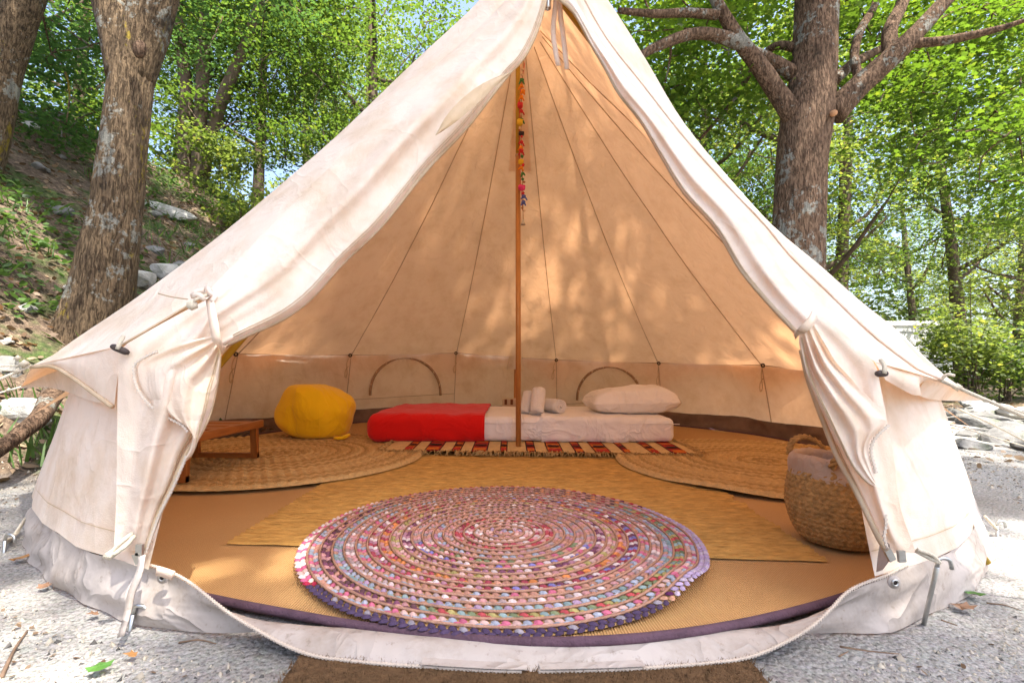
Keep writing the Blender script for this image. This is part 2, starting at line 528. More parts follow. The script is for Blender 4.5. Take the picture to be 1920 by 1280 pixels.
panel(edgR, semR, 10, 'front_panel', None, lambda U, V: 0.03 * np.sin(np.pi * U) * np.sin(np.pi * V) ** 0.7 + fnR(U, V) * np.sin(np.pi * U))
fnL = cloth_noise(0.010, 2.2, 9.0)
panel(silL, semL, 10, 'front_panel', None, lambda U, V: 0.03 * np.sin(np.pi * U) * np.sin(np.pi * V) ** 0.7 + fnL(U, V) * np.sin(np.pi * U))
mk('piping', *tube(edgR + np.array((0, -0.003, 0.002)), 0.0028, 6), M_CANVAS, tent)
mk('seam_tape', *tube(semL + np.array((0, -0.003, 0.0)), 0.0024, 6), M_CANVAS_TRIM, tent)

# walls, panel by panel, splayed outwards to the ground
def wall_pt(th, k, bulge=0.0):
    zt = ztop(th); z = zt + (0.105 - zt) * k
    r = RT + (RB - RT) * k + pull(th)
    p = pol(th, r, z)
    q = 0.010 * noise.noise((th * 5, k * 1.2, 2.2)) + 0.007 * noise.noise((th * 17, k * 1.0, 8.2)) * k
    return p + np.array((math.sin(th), -math.cos(th), 0)) * (q + bulge)
TH_ZL, _ = th_at(272, RB, False); TH_ZR, _ = th_at(1712, RB, False); TH_WR, _ = th_at(1645, RB, False); TH_WL, _ = th_at(300, RB, False)
WALLS = [TH_WR] + [D(38)] + SEAMS + [D(324)] + [TH_WL + 2 * math.pi]
for a, b in zip(WALLS[:-1], WALLS[1:]):
    nu, nv = max(6, int((b - a) / D(1.6))), 12
    V = [wall_pt(a + (b - a) * i / (nu - 1), j / (nv - 1)) for i in range(nu) for j in range(nv)]
    w = mk('wall_panel', V, grid_faces(nu, nv), M_CANVAS, tent)
    # hem stitched along the foot of the wall
    V = [wall_pt(a + (b - a) * i / (nu - 1), 0.885 + 0.0 * j, 0.0035) + np.array((0, 0, 0.002 * j)) for i in range(nu) for j in range(2)]
    mk('hem_stitch', V, grid_faces(nu, 2), M_CANVAS_TRIM, w)
for a in SEAMS[1:-1]:
    pts = np.array([wall_pt(a, k, -0.006) for k in np.linspace(0, 1, 8)])
    mk('wall_seam', *tube(pts, 0.003, 5), M_SEAM, tent)
# drip seam where roof meets wall, inside
ths = np.linspace(SEAMS[0], SEAMS[-1], 90)
mk('eave_seam', *tube([pol(a, RT - 0.008, ztop(a) + 0.002) for a in ths], 0.0035, 5), M_SEAM, tent)

# eave skirt round the back and sides, scalloped between guy points
def skirt(th, frac, k, wmax=0.17, wmin=0.05):
    w = wmin + (wmax - wmin) * (abs(2 * frac - 1) ** 2)
    return pol(th, RT + 0.004 + pull(th) + w * k, ztop(th) + 0.003 - 0.95 * w * k)
for a, b in zip(SEAMS[:-1], SEAMS[1:]):
    V = [skirt(a + (b - a) * i / 14, i / 14, j / 3) for i in range(15) for j in range(4)]
    mk('eave_flap', V, grid_faces(15, 4), M_CANVAS, tent)
# the front corners: flaps pulled out by the guy ropes
top1 = resample([semL[-1], P(143, 664, 1.09), tip1L], 14)
bot1 = resample([P(214, 762, 1.01), P(192, 746, 1.03), P(131, 702, 1.10), P(100, 687, 1.15), tip1L + np.array((0.004, 0, -0.004))], 14)
panel(top1, bot1, 8, 'eave_flap', None, sag(-0.02))
mk('flap_binding', *tube(bot1 + np.array((0, -0.004, 0)), 0.0045, 6), M_CANVAS_TRIM, tent)
top2 = resample([P(194, 750, 1.035), P(160, 716, 1.16), P(117, 694, 1.30), tip2L], 14)
bot2 = resample([P(191, 755, 1.03), P(173, 752, 1.10), P(145, 742, 1.22), P(112, 730, 1.36), P(75, 725, 1.52), tip2L + np.array((0, 0, -0.006))], 14)
panel(top2, bot2, 6, 'eave_flap', None, sag(0.012))
V = [wall_pt(a, 0.02) for a in np.linspace(D(298), D(330), 14)]
panel(np.array([pol(a, RT, ztop(a)) for a in np.linspace(D(324), D(298), 14)]), top2, 5, 'eave_flap')
topR = resample([semR[-1], P(1700, 695, 0.98), tip1R], 14)
botR = resample([P(1660, 712, 0.95), P(1690, 729, 0.97), P(1715, 741, 0.99), P(1728, 738, 1.0), P(1722, 722, 1.02), P(1740, 713, 1.02), tip1R + np.array((0, 0, -0.004))], 14)
panel(topR, botR, 8, 'eave_flap', None, sag(-0.02))
tR2 = resample([P(1735, 712, 1.05), P(1764, 714, 1.06), P(1800, 728, 1.4), tip2R], 14)
bR2 = resample([P(1716, 738, 1.02), P(1738, 747, 1.12), P(1775, 751, 1.4), P(1810, 751, 1.62), tip2R + np.array((0, 0, -0.008))], 14)
panel(tR2, bR2, 6, 'eave_flap', None, sag(0.01))

# ---- door flaps, drawn aside and tied
opL_px = [(1035,-140),(1030,-60),(1023,0),(1010,50),(998,80),(977,117),(960,133),(917,187),(873,243),(800,320),(713,427),(640,497),(583,560),(533,597),(467,627),(415,652)]
opL = curve_px(opL_px, 1.46, 1.03, 60)
semL_up = curve_px([(1033,-146),(951,-4),(793,146),(633,299),(506,426),(394,541)], 1.5, 1.06, 60)
nfL = cloth_noise(0.014, 3.0, 2.0)
def foldsL(U, V):
    a = 0.075 * np.sin(np.pi * np.clip(U, 0, 1)) ** 0.8 * (0.25 + 0.75 * np.sin(np.pi * V))
    k = 0.35 + 0.65 * V
    a += 0.020 * k * np.sin(2 * np.pi * (2.15 * U + 0.25 * np.sin(3 * V) + 0.1)) * np.minimum(1, 4 * U) * np.minimum(1, 5 * (1 - V) + 0.25)
    a += 0.005 * V ** 3 * np.sin(2 * np.pi * (4.3 * U + 0.3))
    return a + nfL(U, V) * np.minimum(1, 3 * U)
panel(semL_up, opL, 44, 'door_flap', None, foldsL)
mk('door_hem', *tube(opL + np.array((0, -0.006, 0)), 0.006, 6), M_CANVAS_TRIM, tent)
# turned over edge near the peak
c1 = curve_px([(816,254),(838,216),(870,182),(908,155),(958,134)], 1.17, 1.24, 16)
c2 = curve_px([(818,254),(848,234),(880,208),(912,178),(957,137)], 1.165, 1.235, 16)
panel(c1, c2, 5, 'turned_edge', M_CANVAS_TRIM, lambda U, V: 0.012 + 0.012 * np.sin(np.pi * U))

def fan(outer_px, inner_px, Yo, Yi, nv=44):
    return curve_px(outer_px, *Yo, nv), curve_px(inner_px, *Yi, nv)
# left, below the tie
oL, iL = fan([(398,556,1.05),(330,592,1.02),(262,630,0.985),(228,655,0.97),(221,720,0.965),(220,800,0.96),(219,880,0.955),(217,960,0.95),(213,1036,0.945)],
             [(408,600,1.03),(412,655,1.01),(409,704,0.99),(393,777,0.975),(372,820,0.97),(350,854,0.965),(325,912,0.96),(300,964,0.955),(276,1030,0.95)], (1, 1), (1, 1))
nf2 = cloth_noise(0.010, 2.6, 6.0)
def foldsLow(U, V):
    k = np.sin(np.pi * np.clip(V, 0, 1)) ** 0.6
    f = 0.016 * np.sin(2 * np.pi * (2.6 * U ** 1.3 + 0.15)) * k * np.exp(-1.2 * V) * 1.4
    f += 0.020 * np.sin(2 * np.pi * (1.35 * U + 0.55)) * k * V
    f += 0.03 * np.sin(np.pi * U) * k
    return f + nf2(U, V) * k
panel(oL, iL, 34, 'door_flap', None, foldsLow)
mk('door_hem', *tube(iL[4:] + np.array((0, -0.004, 0)), 0.005, 6), M_CANVAS_TRIM, tent)
# left lapel folded back with the zip along its edge
lo = curve_px([(404,628),(352,640),(306,657),(262,681),(259,702),(267,730),(281,750),(300,768),(328,785),(350,797),(361,815),(356,842),(347,858)], 0.965, 0.945, 44)
li = curve_px([(412,650),(412,672),(409,704),(404,732),(396,765),(384,795),(374,818),(368,836),(362,850),(358,856),(354,860),(351,862),(349,864)], 0.985, 0.952, 44)
panel(lo, li, 30, 'door_flap', None, lambda U, V: 0.022 * np.sin(np.pi * U) ** 0.7 * (0.4 + np.sin(np.pi * V)) + 0.012 * np.sin(2 * np.pi * (3.1 * U + 0.9 * V)) * (1 - V) * np.minimum(1, 6 * V) + 0.004)
# right, below the tie
opR_px = [(1040,-140),(1042,-60),(1046,-4),(1073,22),(1090,50),(1107,83),(1133,127),(1160,177),(1200,227),(1233,283),(1280,360),(1340,427),(1390,510),(1447,577),(1495,628)]
opR = curve_px(opR_px, 1.46, 0.99, 60)
semR_up = curve_px([(1038,-146),(1079,-3),(1157,122),(1229,212),(1297,293),(1357,363),(1414,429),(1474,519),(1531,585)], 1.5, 0.985, 60)
nfR = cloth_noise(0.010, 3.0, 12.0)
def foldsR(U, V):
    a = 0.05 * np.sin(np.pi * U) ** 0.8 * (0.3 + 0.7 * np.sin(np.pi * V))
    a += 0.010 * np.sin(2 * np.pi * (1.8 * U + 0.2 * np.sin(2 * V) + 0.35)) * np.minimum(1, 5 * (1 - V) + 0.3) * (0.4 + 0.6 * V)
    return a + nfR(U, V) * np.minimum(1, 3 * U)
panel(semR_up, opR, 36, 'door_flap', None, foldsR)
mk('door_hem', *tube(opR + np.array((0, -0.006, 0)), 0.0055, 6), M_CANVAS_TRIM, tent)
oR, iR = fan([(1527,586,0.985),(1560,606,0.965),(1600,640,0.95),(1640,682,0.935),(1652,730,0.93),(1664,790,0.925),(1676,860,0.92),(1688,950,0.915),(1718,1036,0.91)],
             [(1500,620,0.975),(1498,640,0.97),(1506,680,0.96),(1513,710,0.955),(1543,794,0.945),(1567,854,0.935),(1603,921,0.925),(1643,1004,0.915),(1662,1036,0.91)], (1, 1), (1, 1))
panel(oR, iR, 34, 'door_flap', None, lambda U, V: foldsLow(U, V) * 0.8)
mk('door_hem', *tube(iR[4:] + np.array((0, -0.004, 0)), 0.005, 6), M_CANVAS_TRIM, tent)
ro = curve_px([(1522,600),(1545,640),(1566,676),(1590,703),(1612,728),(1640,756),(1658,778),(1661,793),(1646,808),(1632,824),(1627,842),(1632,868),(1641,900)], 0.93, 0.90, 44)
ri = curve_px([(1500,628),(1504,660),(1512,700),(1528,742),(1546,782),(1560,815),(1574,840),(1588,862),(1600,880),(1612,893),(1622,903),(1632,910),(1640,914)], 0.935, 0.90, 44)
panel(ro, ri, 30, 'door_flap', None, lambda U, V: 0.016 * np.sin(np.pi * U) ** 0.7 * (0.5 + np.sin(np.pi * V)) + 0.014 * np.sin(2 * np.pi * (3.0 * U + 0.5 * V + 0.2)) * np.minimum(1, 6 * V) * (1.1 - V) + 0.004)

def zipper(path, name='zip', r=0.0026, step=0.0062, tape=0.012, toward=(0, -1, 0.3)):
    path = np.asarray(path); L = np.sum(np.linalg.norm(np.diff(path, axis=0), axis=1))
    n = max(4, int(L / step)); q = resample(path, n)
    T = np.gradient(q, axis=0); T /= np.linalg.norm(T, axis=1, keepdims=True)
    parts = [tube(q, r * 0.8, 5)]
    up = np.array(toward, float); up /= np.linalg.norm(up)
    for i in range(n):
        s = np.cross(T[i], up); s /= np.linalg.norm(s) + 1e-9
        M = np.stack([T[i], s, np.cross(T[i], s)], 1)
        parts.append(box(q[i], (step * 0.5, 0.0052, 0.0034), M=M))
    V, F = mb(*parts)
    return mk(name, V, F, M_ZIP, tent, smooth=False)
zipper(lo[12:38] + np.array((0, -0.010, 0)))
zipper(curve_px([(349,856),(325,912),(300,962),(286,1000),(274,1034)], 0.94, 0.935, 20))
zipper(ro[29:42] + np.array((0, -0.008, 0)))
zipper(curve_px([(1660,965),(1661,985),(1658,1010),(1668,1036)], 0.898, 0.89, 20))

# ties
def strap(px, w=0.012, name='tie_strap', mat=None, up=(0, -1, 0)):
    pts = resample([P(*p) for p in px], 16)
    T = np.gradient(pts, axis=0); T /= np.linalg.norm(T, axis=1, keepdims=True)
    S = np.cross(T, np.array(up, float)); S /= np.linalg.norm(S, axis=1, keepdims=True)
    off = np.array((0, -0.003, 0))
    V = np.stack([pts - S * w / 2, pts + S * w / 2, pts + S * w / 2 + off, pts - S * w / 2 + off], 1).reshape(-1, 3)
    F = []
    for i in range(len(pts) - 1):
        for j in range(4):
            k = (j + 1) % 4
            F.append((i * 4 + j, i * 4 + k, (i + 1) * 4 + k, (i + 1) * 4 + j))
    F += [(3, 2, 1, 0), tuple(len(pts) * 4 - 4 + j for j in range(4))]
    return mk(name, V, F, mat or M_CANVAS, tent)
strap([(392,548,0.985),(398,585,0.945),(404,618,0.94),(408,640,0.94),(417,655,0.975),(423,652,1.0)], 0.017)
strap([(396,552,0.98),(383,560,0.955),(372,552,0.955),(362,556,0.96),(366,548,0.965),(384,545,0.97)], 0.010)
strap([(394,545,0.98),(388,538,0.97),(396,550,0.962),(404,556,0.96),(398,566,0.958)], 0.010)
mk('tie_knot', ICO1[0] * np.array((0.012, 0.01, 0.011)) + P(360, 572, 0.955), ICO1[1], M_ROPE, tent)
mk('tie_cord', *tube([P(394, 550, 0.97), P(380, 556, 0.955), P(366, 562, 0.95), P(360, 572, 0.955)], 0.003, 5), M_ROPE, tent)
mk('tie_cord', *tube(resample([P(297, 550, 1.03), P(320, 556, 1.02), P(352, 561, 1.0)], 8), 0.0015, 5), M_SEAM, tent)
strap([(1527,588,0.955),(1520,602,0.92),(1508,615,0.915),(1495,625,0.93),(1490,628,0.96)], 0.016)
for pp in ([(1040,-90,1.47),(1042,0,1.45),(1037,60,1.44),(1042,100,1.44),(1047,124,1.44)], [(1046,-90,1.47),(1050,20,1.45),(1056,70,1.45),(1063,131,1.45)]):
    strap(pp, 0.015, 'door_ribbon')
# zip slider hanging at the peak
V, F = lathe([(0.009, 0), (0.011, 0.004), (0.011, 0.05), (0.009, 0.055), (0.007, 0.05), (0.007, 0.0), (0.009, 0)], 14)
mk('ribbon_ring', V + P(1027, 17, 1.42), F, M_METAL, tent)

# dark wooden toggles at the eaves
def toggle(px, py, Y, L, ang, r=0.0065):
    a = P(px, py, Y); d = np.array((math.cos(ang), 0.1, math.sin(ang))) * L / 2
    mk('toggle', *tube(resample([a - d, a - d * 0.6, a + d * 0.6, a + d], 9), [r * 0.6, r * .9, r, r, r, r, r, r * .9, r * 0.6], 8), M_TOGGLE, tent)
    mk('toggle_loop', *tube(resample([a + np.array((0, -0.006, 0)), a + np.array((0.003, -0.004, 0.014)), a + np.array((0.002, 0.004, 0.026))], 6), 0.004, 6), M_ROPE, tent)
toggle(225, 655, 0.945, 0.034, -0.40)
toggle(1653, 700, 0.91, 0.022, 0.05)

# guy ropes with their knots
def rope(pts, r=0.0038, name='guy_rope'):
    return mk(name, *tube(resample(pts, 14), r, 6), M_ROPE, tent)
def knot(p, s=0.008):
    Vk = ICO1[0].copy(); Vk += 0.25 * np.sin(Vk * 9)
    mk('rope_knot', Vk * s + p, ICO1[1], M_ROPE, tent)
PEGS = []
def guy(p, end):
    rope([p, (p + end) / 2 + np.array((0, 0, -0.012)), end]); knot(p + (end - p) * 0.03); PEGS.append(end)
guy(tip1L, np.array((-1.95, 0.86, 0.02)))
rope([tip1L, tip1L + np.array((-0.30, -0.05, -0.012)), tip1L + np.array((-0.75, -0.14, -0.07))], 0.0026)
knot(tip1L + np.array((-0.01, -0.01, 0.004)), 0.010); knot(tip1L + np.array((-0.025, -0.012, 0.018)), 0.007)
guy(tip2L, np.array((-2.75, 1.30, 0.03)))
guy(tip1R, np.array((1.92, 0.92, 0.02))); guy(tip2R, np.array((2.7, 1.5, 0.0)))
rope([P(1792, 764, 1.5), P(1850, 790, 1.55), P(1925, 828, 1.6)], 0.003)
rope([tip1R, P(1775, 702, 0.99), P(1790, 704, 0.985)], 0.003)
for a, b in zip(SEAMS[1:-1], SEAMS[2:]):
    p = skirt(a, 0, 1); e = pol(a, 3.0, 0); e[2] = terrain(e[0], e[1]) + 0.02
    rope([p, e], 0.0035)
# cords hanging inside under each eave ring
for px, py in eave_px:
    th, y = th_at(px, RT - 0.03); p = P(px, py, y)
    mk('eave_ring', *tube([p + np.array((0.012 * math.cos(a), -0.004, 0.012 * math.sin(a))) for a in np.linspace(0, 2 * math.pi, 9)], 0.005, 6, False), M_TOGGLE, tent)
    j = rnd.uniform(-0.02, 0.02)
    mk('hanging_cord', *tube(resample([p + np.array(q) for q in ((0, 0, 0), (-0.012 + j, -.01, -0.07), (-0.005 + j, -.01, -0.16), (-0.02 + j, -.01, -0.19), (-0.022 + j, -.01, -0.13), (0.004 + j, -.01, -0.09))], 14), 0.0036, 5), M_CANVAS_TRIM, tent)

# arched zip windows low on the back wall
M_WZIP = simple('brown_window_zip', (0.36, 0.235, 0.145), 0.9, 0.25, 40)
def window(pxc, pyb, w, hgt):
    a0, b0 = [], []
    for a in np.linspace(0, math.pi, 26):
        px = pxc + w * math.cos(a); py = pyb - hgt * math.sin(a) ** 0.9
        th, y = th_at(px, RB - 0.065); a0.append(P(px, py, y))
    o = mk('window_zip', *tube(a0, 0.012, 6), M_WZIP, tent)
    th, y = th_at(pxc - w * 1.5, RB - 0.06); 
    line = []
    for px in np.linspace(pxc - w * 1.5, pxc + w * 1.4, 12):
        th, y = th_at(px, RB - 0.06); line.append(P(px, pyb + 2 - 4 * (px - pxc) / w, y))
    mk('window_flap_seam', *tube(line, 0.003, 5), M_SEAM, tent)
    for k in range(2, 24, 3):
        mk('window_stitch', *tube([np.array(a0[k]) + np.array((0, -.006, -.012)), np.array(a0[k]) + np.array((0, -.010, .010))], 0.006, 5), M_CANVAS_TRIM, o)
window(760, 741, 66, 70)
window(1142, 750, 60, 62)

# centre pole in two sections, and the door frame poles
pb, pt = G(972, 849, 0.02), P(971, 60, CY)
pm = pb + (pt - pb) * 0.69
mk('support_pole', *tube([pb, pm], 0.0148, 16), M_POLE_LOW, tent)
mk('support_pole', *tube([pm, pt, APEX + np.array((0, 0, 0.03))], 0.0138, 16), M_POLE_UP, tent)  # upper section's olive yellow is light through the canvas put into its colour
mk('pole_joint', *tube([pm - np.array((0, 0, 0.006)), pm + np.array((0, 0, 0.006))], 0.0162, 16), M_SEAM, tent)
for q in (P(100, 1042, 1.22), P(1850, 1060, 1.22)):
    q = np.array((q[0], q[1], 0.02))
    mk('frame_pole', *tube([q, TOPA + np.array((0, 0.14, -0.10))], 0.010, 10), M_POLE_UP, tent)

# groundsheet: floor and its upstand, unzipped and laid open across the doorway
def lay(th):
    d = math.degrees((th + math.pi) % (2 * math.pi) - math.pi)
    d0 = (TH_ZL + TH_ZR) / 2; w = (TH_ZR - TH_ZL) / 2
    u = abs(math.radians(d) - d0) / w
    k = min(1, max(0, (u - 0.42) / 0.52)); return k * k * (3 - 2 * k)
def band_pt(th, k):
    f = lay(th)
    nz = 0.012 * noise.noise((th * 6 + k, k * 1.5, 1.3)) + 0.007 * noise.noise((th * 19 - 2 * k, k * 2, 5.3))
    stand = np.array((RB + 0.012 - 0.022 * k + 1.6 * nz, 0.004 + 0.100 * k + 0.010 * k * noise.noise((th * 9, 3, 1))))
    flat = np.array((RB - 0.075 + 0.098 * k + 0.3 * nz, 0.014 + 0.018 * math.sin(math.pi * k)))
    r, z = stand * f + flat * (1 - f)
    r += pull(th) * 0.9
    return pol(th, r, z)
ths = np.linspace(-D(100), D(100), 230)
V = [band_pt(a, k) for a in ths for k in np.linspace(0, 1, 9)]
mk('groundsheet_upstand', V, grid_faces(len(ths), 9), M_PVC, tent)
zt = [band_pt(a, 1.0) + np.array((0, 0, 0.004)) for a in np.linspace(TH_ZL, TH_ZR, 160)]
zipper(zt[:79], toward=(0, 0, 1)); zipper(zt[81:], toward=(0, 0, 1))
for s, e in ((62, 80), (81, 99)):
    q = np.array(zt[s:e]); n = len(q)
    V = np.stack([q + np.array((0, 0.028, 0.004)), q + np.array((0, -0.004, 0.005))], 1).reshape(-1, 3)
    mk('zip_tab', V, grid_faces(n, 2), M_PVC, tent)
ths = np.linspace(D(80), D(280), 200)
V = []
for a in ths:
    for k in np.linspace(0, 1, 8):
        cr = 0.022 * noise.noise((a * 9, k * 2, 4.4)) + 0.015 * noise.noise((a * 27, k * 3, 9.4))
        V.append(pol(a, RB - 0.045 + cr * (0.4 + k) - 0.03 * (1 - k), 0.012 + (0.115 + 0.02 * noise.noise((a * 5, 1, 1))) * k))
mk('groundsheet_upstand', V, grid_faces(len(ths), 8), M_PVC_SHADED, tent)
M_FLOORSHEET = simple('orange_groundsheet', (0.50, 0.20, 0.035), 0.6, 0.12, 4, 0.2, 30, 0.3)
a = np.linspace(0, 2 * math.pi, 120, endpoint=False)
V = [pol(x, r + (pull(x) if r > 1.5 else 0), 0.009) for x in a for r in (0.02, 1.0, RB - 0.10)]
mk('groundsheet_floor', V, grid_faces(120, 3, True), M_FLOORSHEET, tent)

# eyelet tabs, buckles and zip ends by the door corners
def eyelet(px, py, Y):
    a = P(px, py, Y)
    mk('eyelet_patch', *tube([a, a + np.array((0, -0.003, 0))], 0.011, 12), M_PVC, tent)
    mk('eyelet', *tube([a + np.array((0.0050 * math.cos(q), -0.0045, 0.0050 * math.sin(q))) for q in np.linspace(0, 2 * math.pi, 13)], 0.0016, 6, False), M_METAL, tent)
    mk('eyelet_hole', *tube([a + np.array((0, -0.002, 0)), a + np.array((0, -0.0036, 0))], 0.004, 10), M_TOGGLE, tent)
eyelet(307, 1081, 0.915); eyelet(1675, 1090, 0.868)
for px, py, Y in ((258, 1046, 0.925), (262, 1030, 0.925), (1668, 1040, 0.885), (1690, 1042, 0.885)):
    mk('zip_slider', *box(P(px, py, Y), (0.012, 0.006, 0.020), M=Matrix.Rotation(rnd.uniform(-.5, .5), 3, 'Y')), M_METAL, tent, smooth=False)
strap([(268,1040,0.915),(262,1075,0.90),(248,1110,0.895),(242,1140,0.89),(236,1165,0.88),(228,1192,0.865)], 0.012, 'peg_strap', M_PVC)
strap([(295,1068,0.905),(312,1073,0.90),(326,1078,0.90)], 0.016, 'storm_tab', M_CANVAS)
mk('corner_cord', *tube(resample([P(248, 1000, 0.93), P(228, 1015, 0.915), P(208, 1036, 0.91), P(196, 1044, 0.91)], 10), 0.0042, 6), M_ROPE, tent)
mk('corner_cord', *tube(resample([P(252, 1004, 0.93), P(236, 1022, 0.915), P(212, 1040, 0.905)], 10), 0.0042, 6), M_ROPE, tent)
mk('rope_knot', ICO1[0] * 0.009 + P(206, 1040, 0.905), ICO1[1], M_ROPE, tent)
mk('corner_cord', *tube(resample([P(1718, 1032, 0.89), P(1740, 1044, 0.885), P(1762, 1054, 0.88)], 10), 0.0042, 6), M_ROPE, tent)
mk('corner_cord', *tube(resample([P(1720, 1030, 0.885), P(1748, 1040, 0.88), P(1762, 1055, 0.88)], 10), 0.0036, 6), M_ROPE, tent)
mk('zip_flap', *sheet(resample([P(1652, 1008, 0.93), P(1646, 1040, 0.93), P(1643, 1072, 0.92)], 8), resample([P(1668, 1020, 0.90), P(1670, 1045, 0.89), P(1655, 1068, 0.9)], 8), 5), M_PVC, tent)

# pegs and peg ropes
def peg(label, top, foot, r=0.0042, hook=True):
    t = thing('tent_peg', label, 'tent peg', tuple(foot), 'steel pegs holding the tent down')
    mk('shaft', *tube([np.array(foot) - np.array((0, 0, .05)), top], r, 8), M_METAL, t)
    if hook:
        top = np.array(top)
        mk('hook', *tube(resample([top, top + np.array((0.004, 0, 0.014)), top + np.array((0.022, 0, 0.012)), top + np.array((0.026, 0, -0.004))], 8), r * 0.85, 8), M_METAL, t)
    return t
f1 = G(236, 1182)
peg('steel peg through the grey strap at the left door corner', f1 + np.array((0.012, 0, 0.03)), f1)
f2 = G(1697, 1160)
peg('steel peg at the foot of the right door corner', f2 + np.array((0.004, 0.0, 0.04)), f2)
f3 = G(1722, 1156)
peg('slanting bare steel rod peg beside the right door corner', P(1757, 1062, 0.885), f3, 0.004)
f4 = G(8, 1035)
peg('steel peg at the left edge by the tent wall cord', f4 + np.array((0, 0, .03)), f4)
mk('wall_cord', *tube(resample([P(50, 968, 1.45), P(30, 1002, 1.40), f4 + np.array((0, 0, .03))], 8), 0.004, 6), M_ROPE, tent)
mk('wall_cord', *tube(resample([P(48, 970, 1.44), P(24, 1006, 1.39), f4 + np.array((0, 0, .02))], 8), 0.004, 6), M_ROPE, tent)
f5 = G(1870, 1005)
peg('steel peg at the right edge by the tent wall cord', f5 + np.array((0, 0, .03)), f5)
mk('wall_cord', *tube(resample([P(1847, 968, 1.42), f5 + np.array((0, 0, .02))], 8), 0.004, 6), M_ROPE, tent)
# ---------------------------------------------------------------- floor coverings
def weave_mat(name, c0, c1, axis_scale, rough=0.9, bump=0.6, nscale=40, bscale=1.0, rot=0.0):
    t = NT(name); v = t.coords((1, 1, 1), 'Object', (0, 0, rot))
    wv = t.n('TexWave', wave_type='BANDS', bands_direction='X'); wv.inputs['Scale'].default_value = axis_scale
    wv.inputs['Distortion'].default_value = 0.6; wv.inputs['Detail'].default_value = 2; wv.inputs['Detail Scale'].default_value = 2
    t.l(v, wv.inputs['Vector'])
    nz = t.noise(v, nscale, 5, 0.65)
    c = t.mix(t.math('ADD', t.math('MULTIPLY', wv.outputs['Fac'], 0.55), t.math('MULTIPLY', nz, 0.45)), c0, c1)
    big = t.noise(v, 2.5, 4)
    c = t.mix(0.5, c, t.ramp(big, [(0.3, (0.78, 0.76, 0.74)), (0.7, (1, 1, 1))]), 'MULTIPLY')
    b = t.bump(t.math('ADD', wv.outputs['Fac'], t.math('MULTIPLY', nz, 0.7)), bump, 0.004 * bscale)
    return t.done(t.principled(c, rough, b, 0.15))

M_CARPET = weave_mat('ribbed_sisal', (0.43, 0.235, 0.08), (0.70, 0.44, 0.20), 58.0, nscale=160)
M_BIND = simple('plum_binding', (0.10, 0.055, 0.075), 0.9, 0.25, 25, 0.5, 120)
M_JUTE = simple('jute_braid', (0.52, 0.30, 0.085), 0.9, 0.30, 75, 0.8, 120, 0.15, stretch=(0.30, 1, 1))
M_JUTE_ROUND = simple('jute_coil', (0.56, 0.36, 0.145), 0.9, 0.22, 55, 0.7, 160)
M_JUTE_COIL = [simple('jute_coil', (0.56, 0.36, 0.145), 0.9, 0.2, 55, 0.7, 160), simple('jute_coil_dark', (0.44, 0.275, 0.10), 0.9, 0.2, 55, 0.7, 160), simple('jute_coil_pale', (0.60, 0.40, 0.17), 0.9, 0.2, 55, 0.7, 160)]
M_COIR = simple('brown_coir', (0.16, 0.094, 0.048), 0.95, 0.3, 90, 0.9, 300, 0.1)

def floor_h(x, y):
    return 0.006 * noise.noise((x * 1.4, y * 1.4, 3.3))

# fitted carpet with plum binding
car = thing('fitted_carpet', 'round ribbed tan carpet covering the tent floor, plum bound edge', 'carpet', (CX, CY, 0.01))
na, nr = 200, 40
edge = []
V = np.zeros((na, nr, 3))
for i, a in enumerate(np.linspace(0, 2 * math.pi, na, endpoint=False)):
    d = (a + math.pi) % (2 * math.pi) - math.pi
    R = 1.885 + 0.012 * math.sin(7 * a) + 0.010 * math.sin(13 * a + 1) + 0.080 * math.exp(-(d / 0.34) ** 2) + pull(a)
    for j in range(nr):
        r = 0.02 + (R - 0.02) * (j / (nr - 1)) ** 0.8
        p = pol(a, r, 0)
        lift = 0.006 * max(0, (r - 1.78) / 0.14) ** 2 * (1 + 0.7 * math.sin(5 * a + 0.5)) if abs(d) < 0.6 else 0
        p[2] = 0.017 + 0.35 * floor_h(p[0], p[1]) + lift
        V[i, j] = p
    edge.append(V[i, -1])
mk('carpet', V.reshape(-1, 3), grid_faces(na, nr, True), M_CARPET, car)
edge = np.array(edge); edge = np.vstack([edge, edge[:1]])
mk('binding', *tube(edge + np.array((0, 0, 0.002)), 0.0085, 7, False), M_BIND, car)

# doormat on the gravel
mv, mf = rbox((0.75, 0.52, 0.022), 0.006, 2)
bm = bmesh.new()
me = bpy.data.meshes.new('doormat')
nx, ny = 80, 50
V = []
for i in range(nx):
    for j in range(ny):
        x, y = -0.35 + 0.75 * i / (nx - 1), 0.34 + 0.505 * j / (ny - 1)
        ex = min(i, nx - 1 - i, j, ny - 1 - j)
        z = 0.016 + 0.003 * noise.noise((x * 60, y * 60, 1)) if ex else -0.004
        V.append((x + 0.004 * noise.noise((y * 30, 1, 1)), y + 0.004 * noise.noise((x * 30, 4, 1)), z))
bm.free(); bpy.data.meshes.remove(me)
dm = thing('doormat', 'brown coir doormat on the gravel before the tent doorway', 'doormat', (0.02, 0.6, 0.0))
mk('mat_body', V, grid_faces(nx, ny), M_COIR, dm)
gq = np.random.default_rng(8); n = 14000
pq = np.stack([gq.uniform(-0.348, 0.398, n), gq.uniform(0.50, 0.845, n), np.full(n, 0.013)], 1)
dq = np.stack([gq.normal(0, .5, n), gq.normal(0, .5, n), np.ones(n)], 1) * gq.uniform(0.005, 0.011, n)[:, None]
aq = gq.uniform(0, 6.28, n); sq = np.stack([np.cos(aq), np.sin(aq), np.zeros(n)], 1) * 0.0011
Vq = np.stack([pq - sq, pq + sq, pq + dq], 1).reshape(-1, 3)
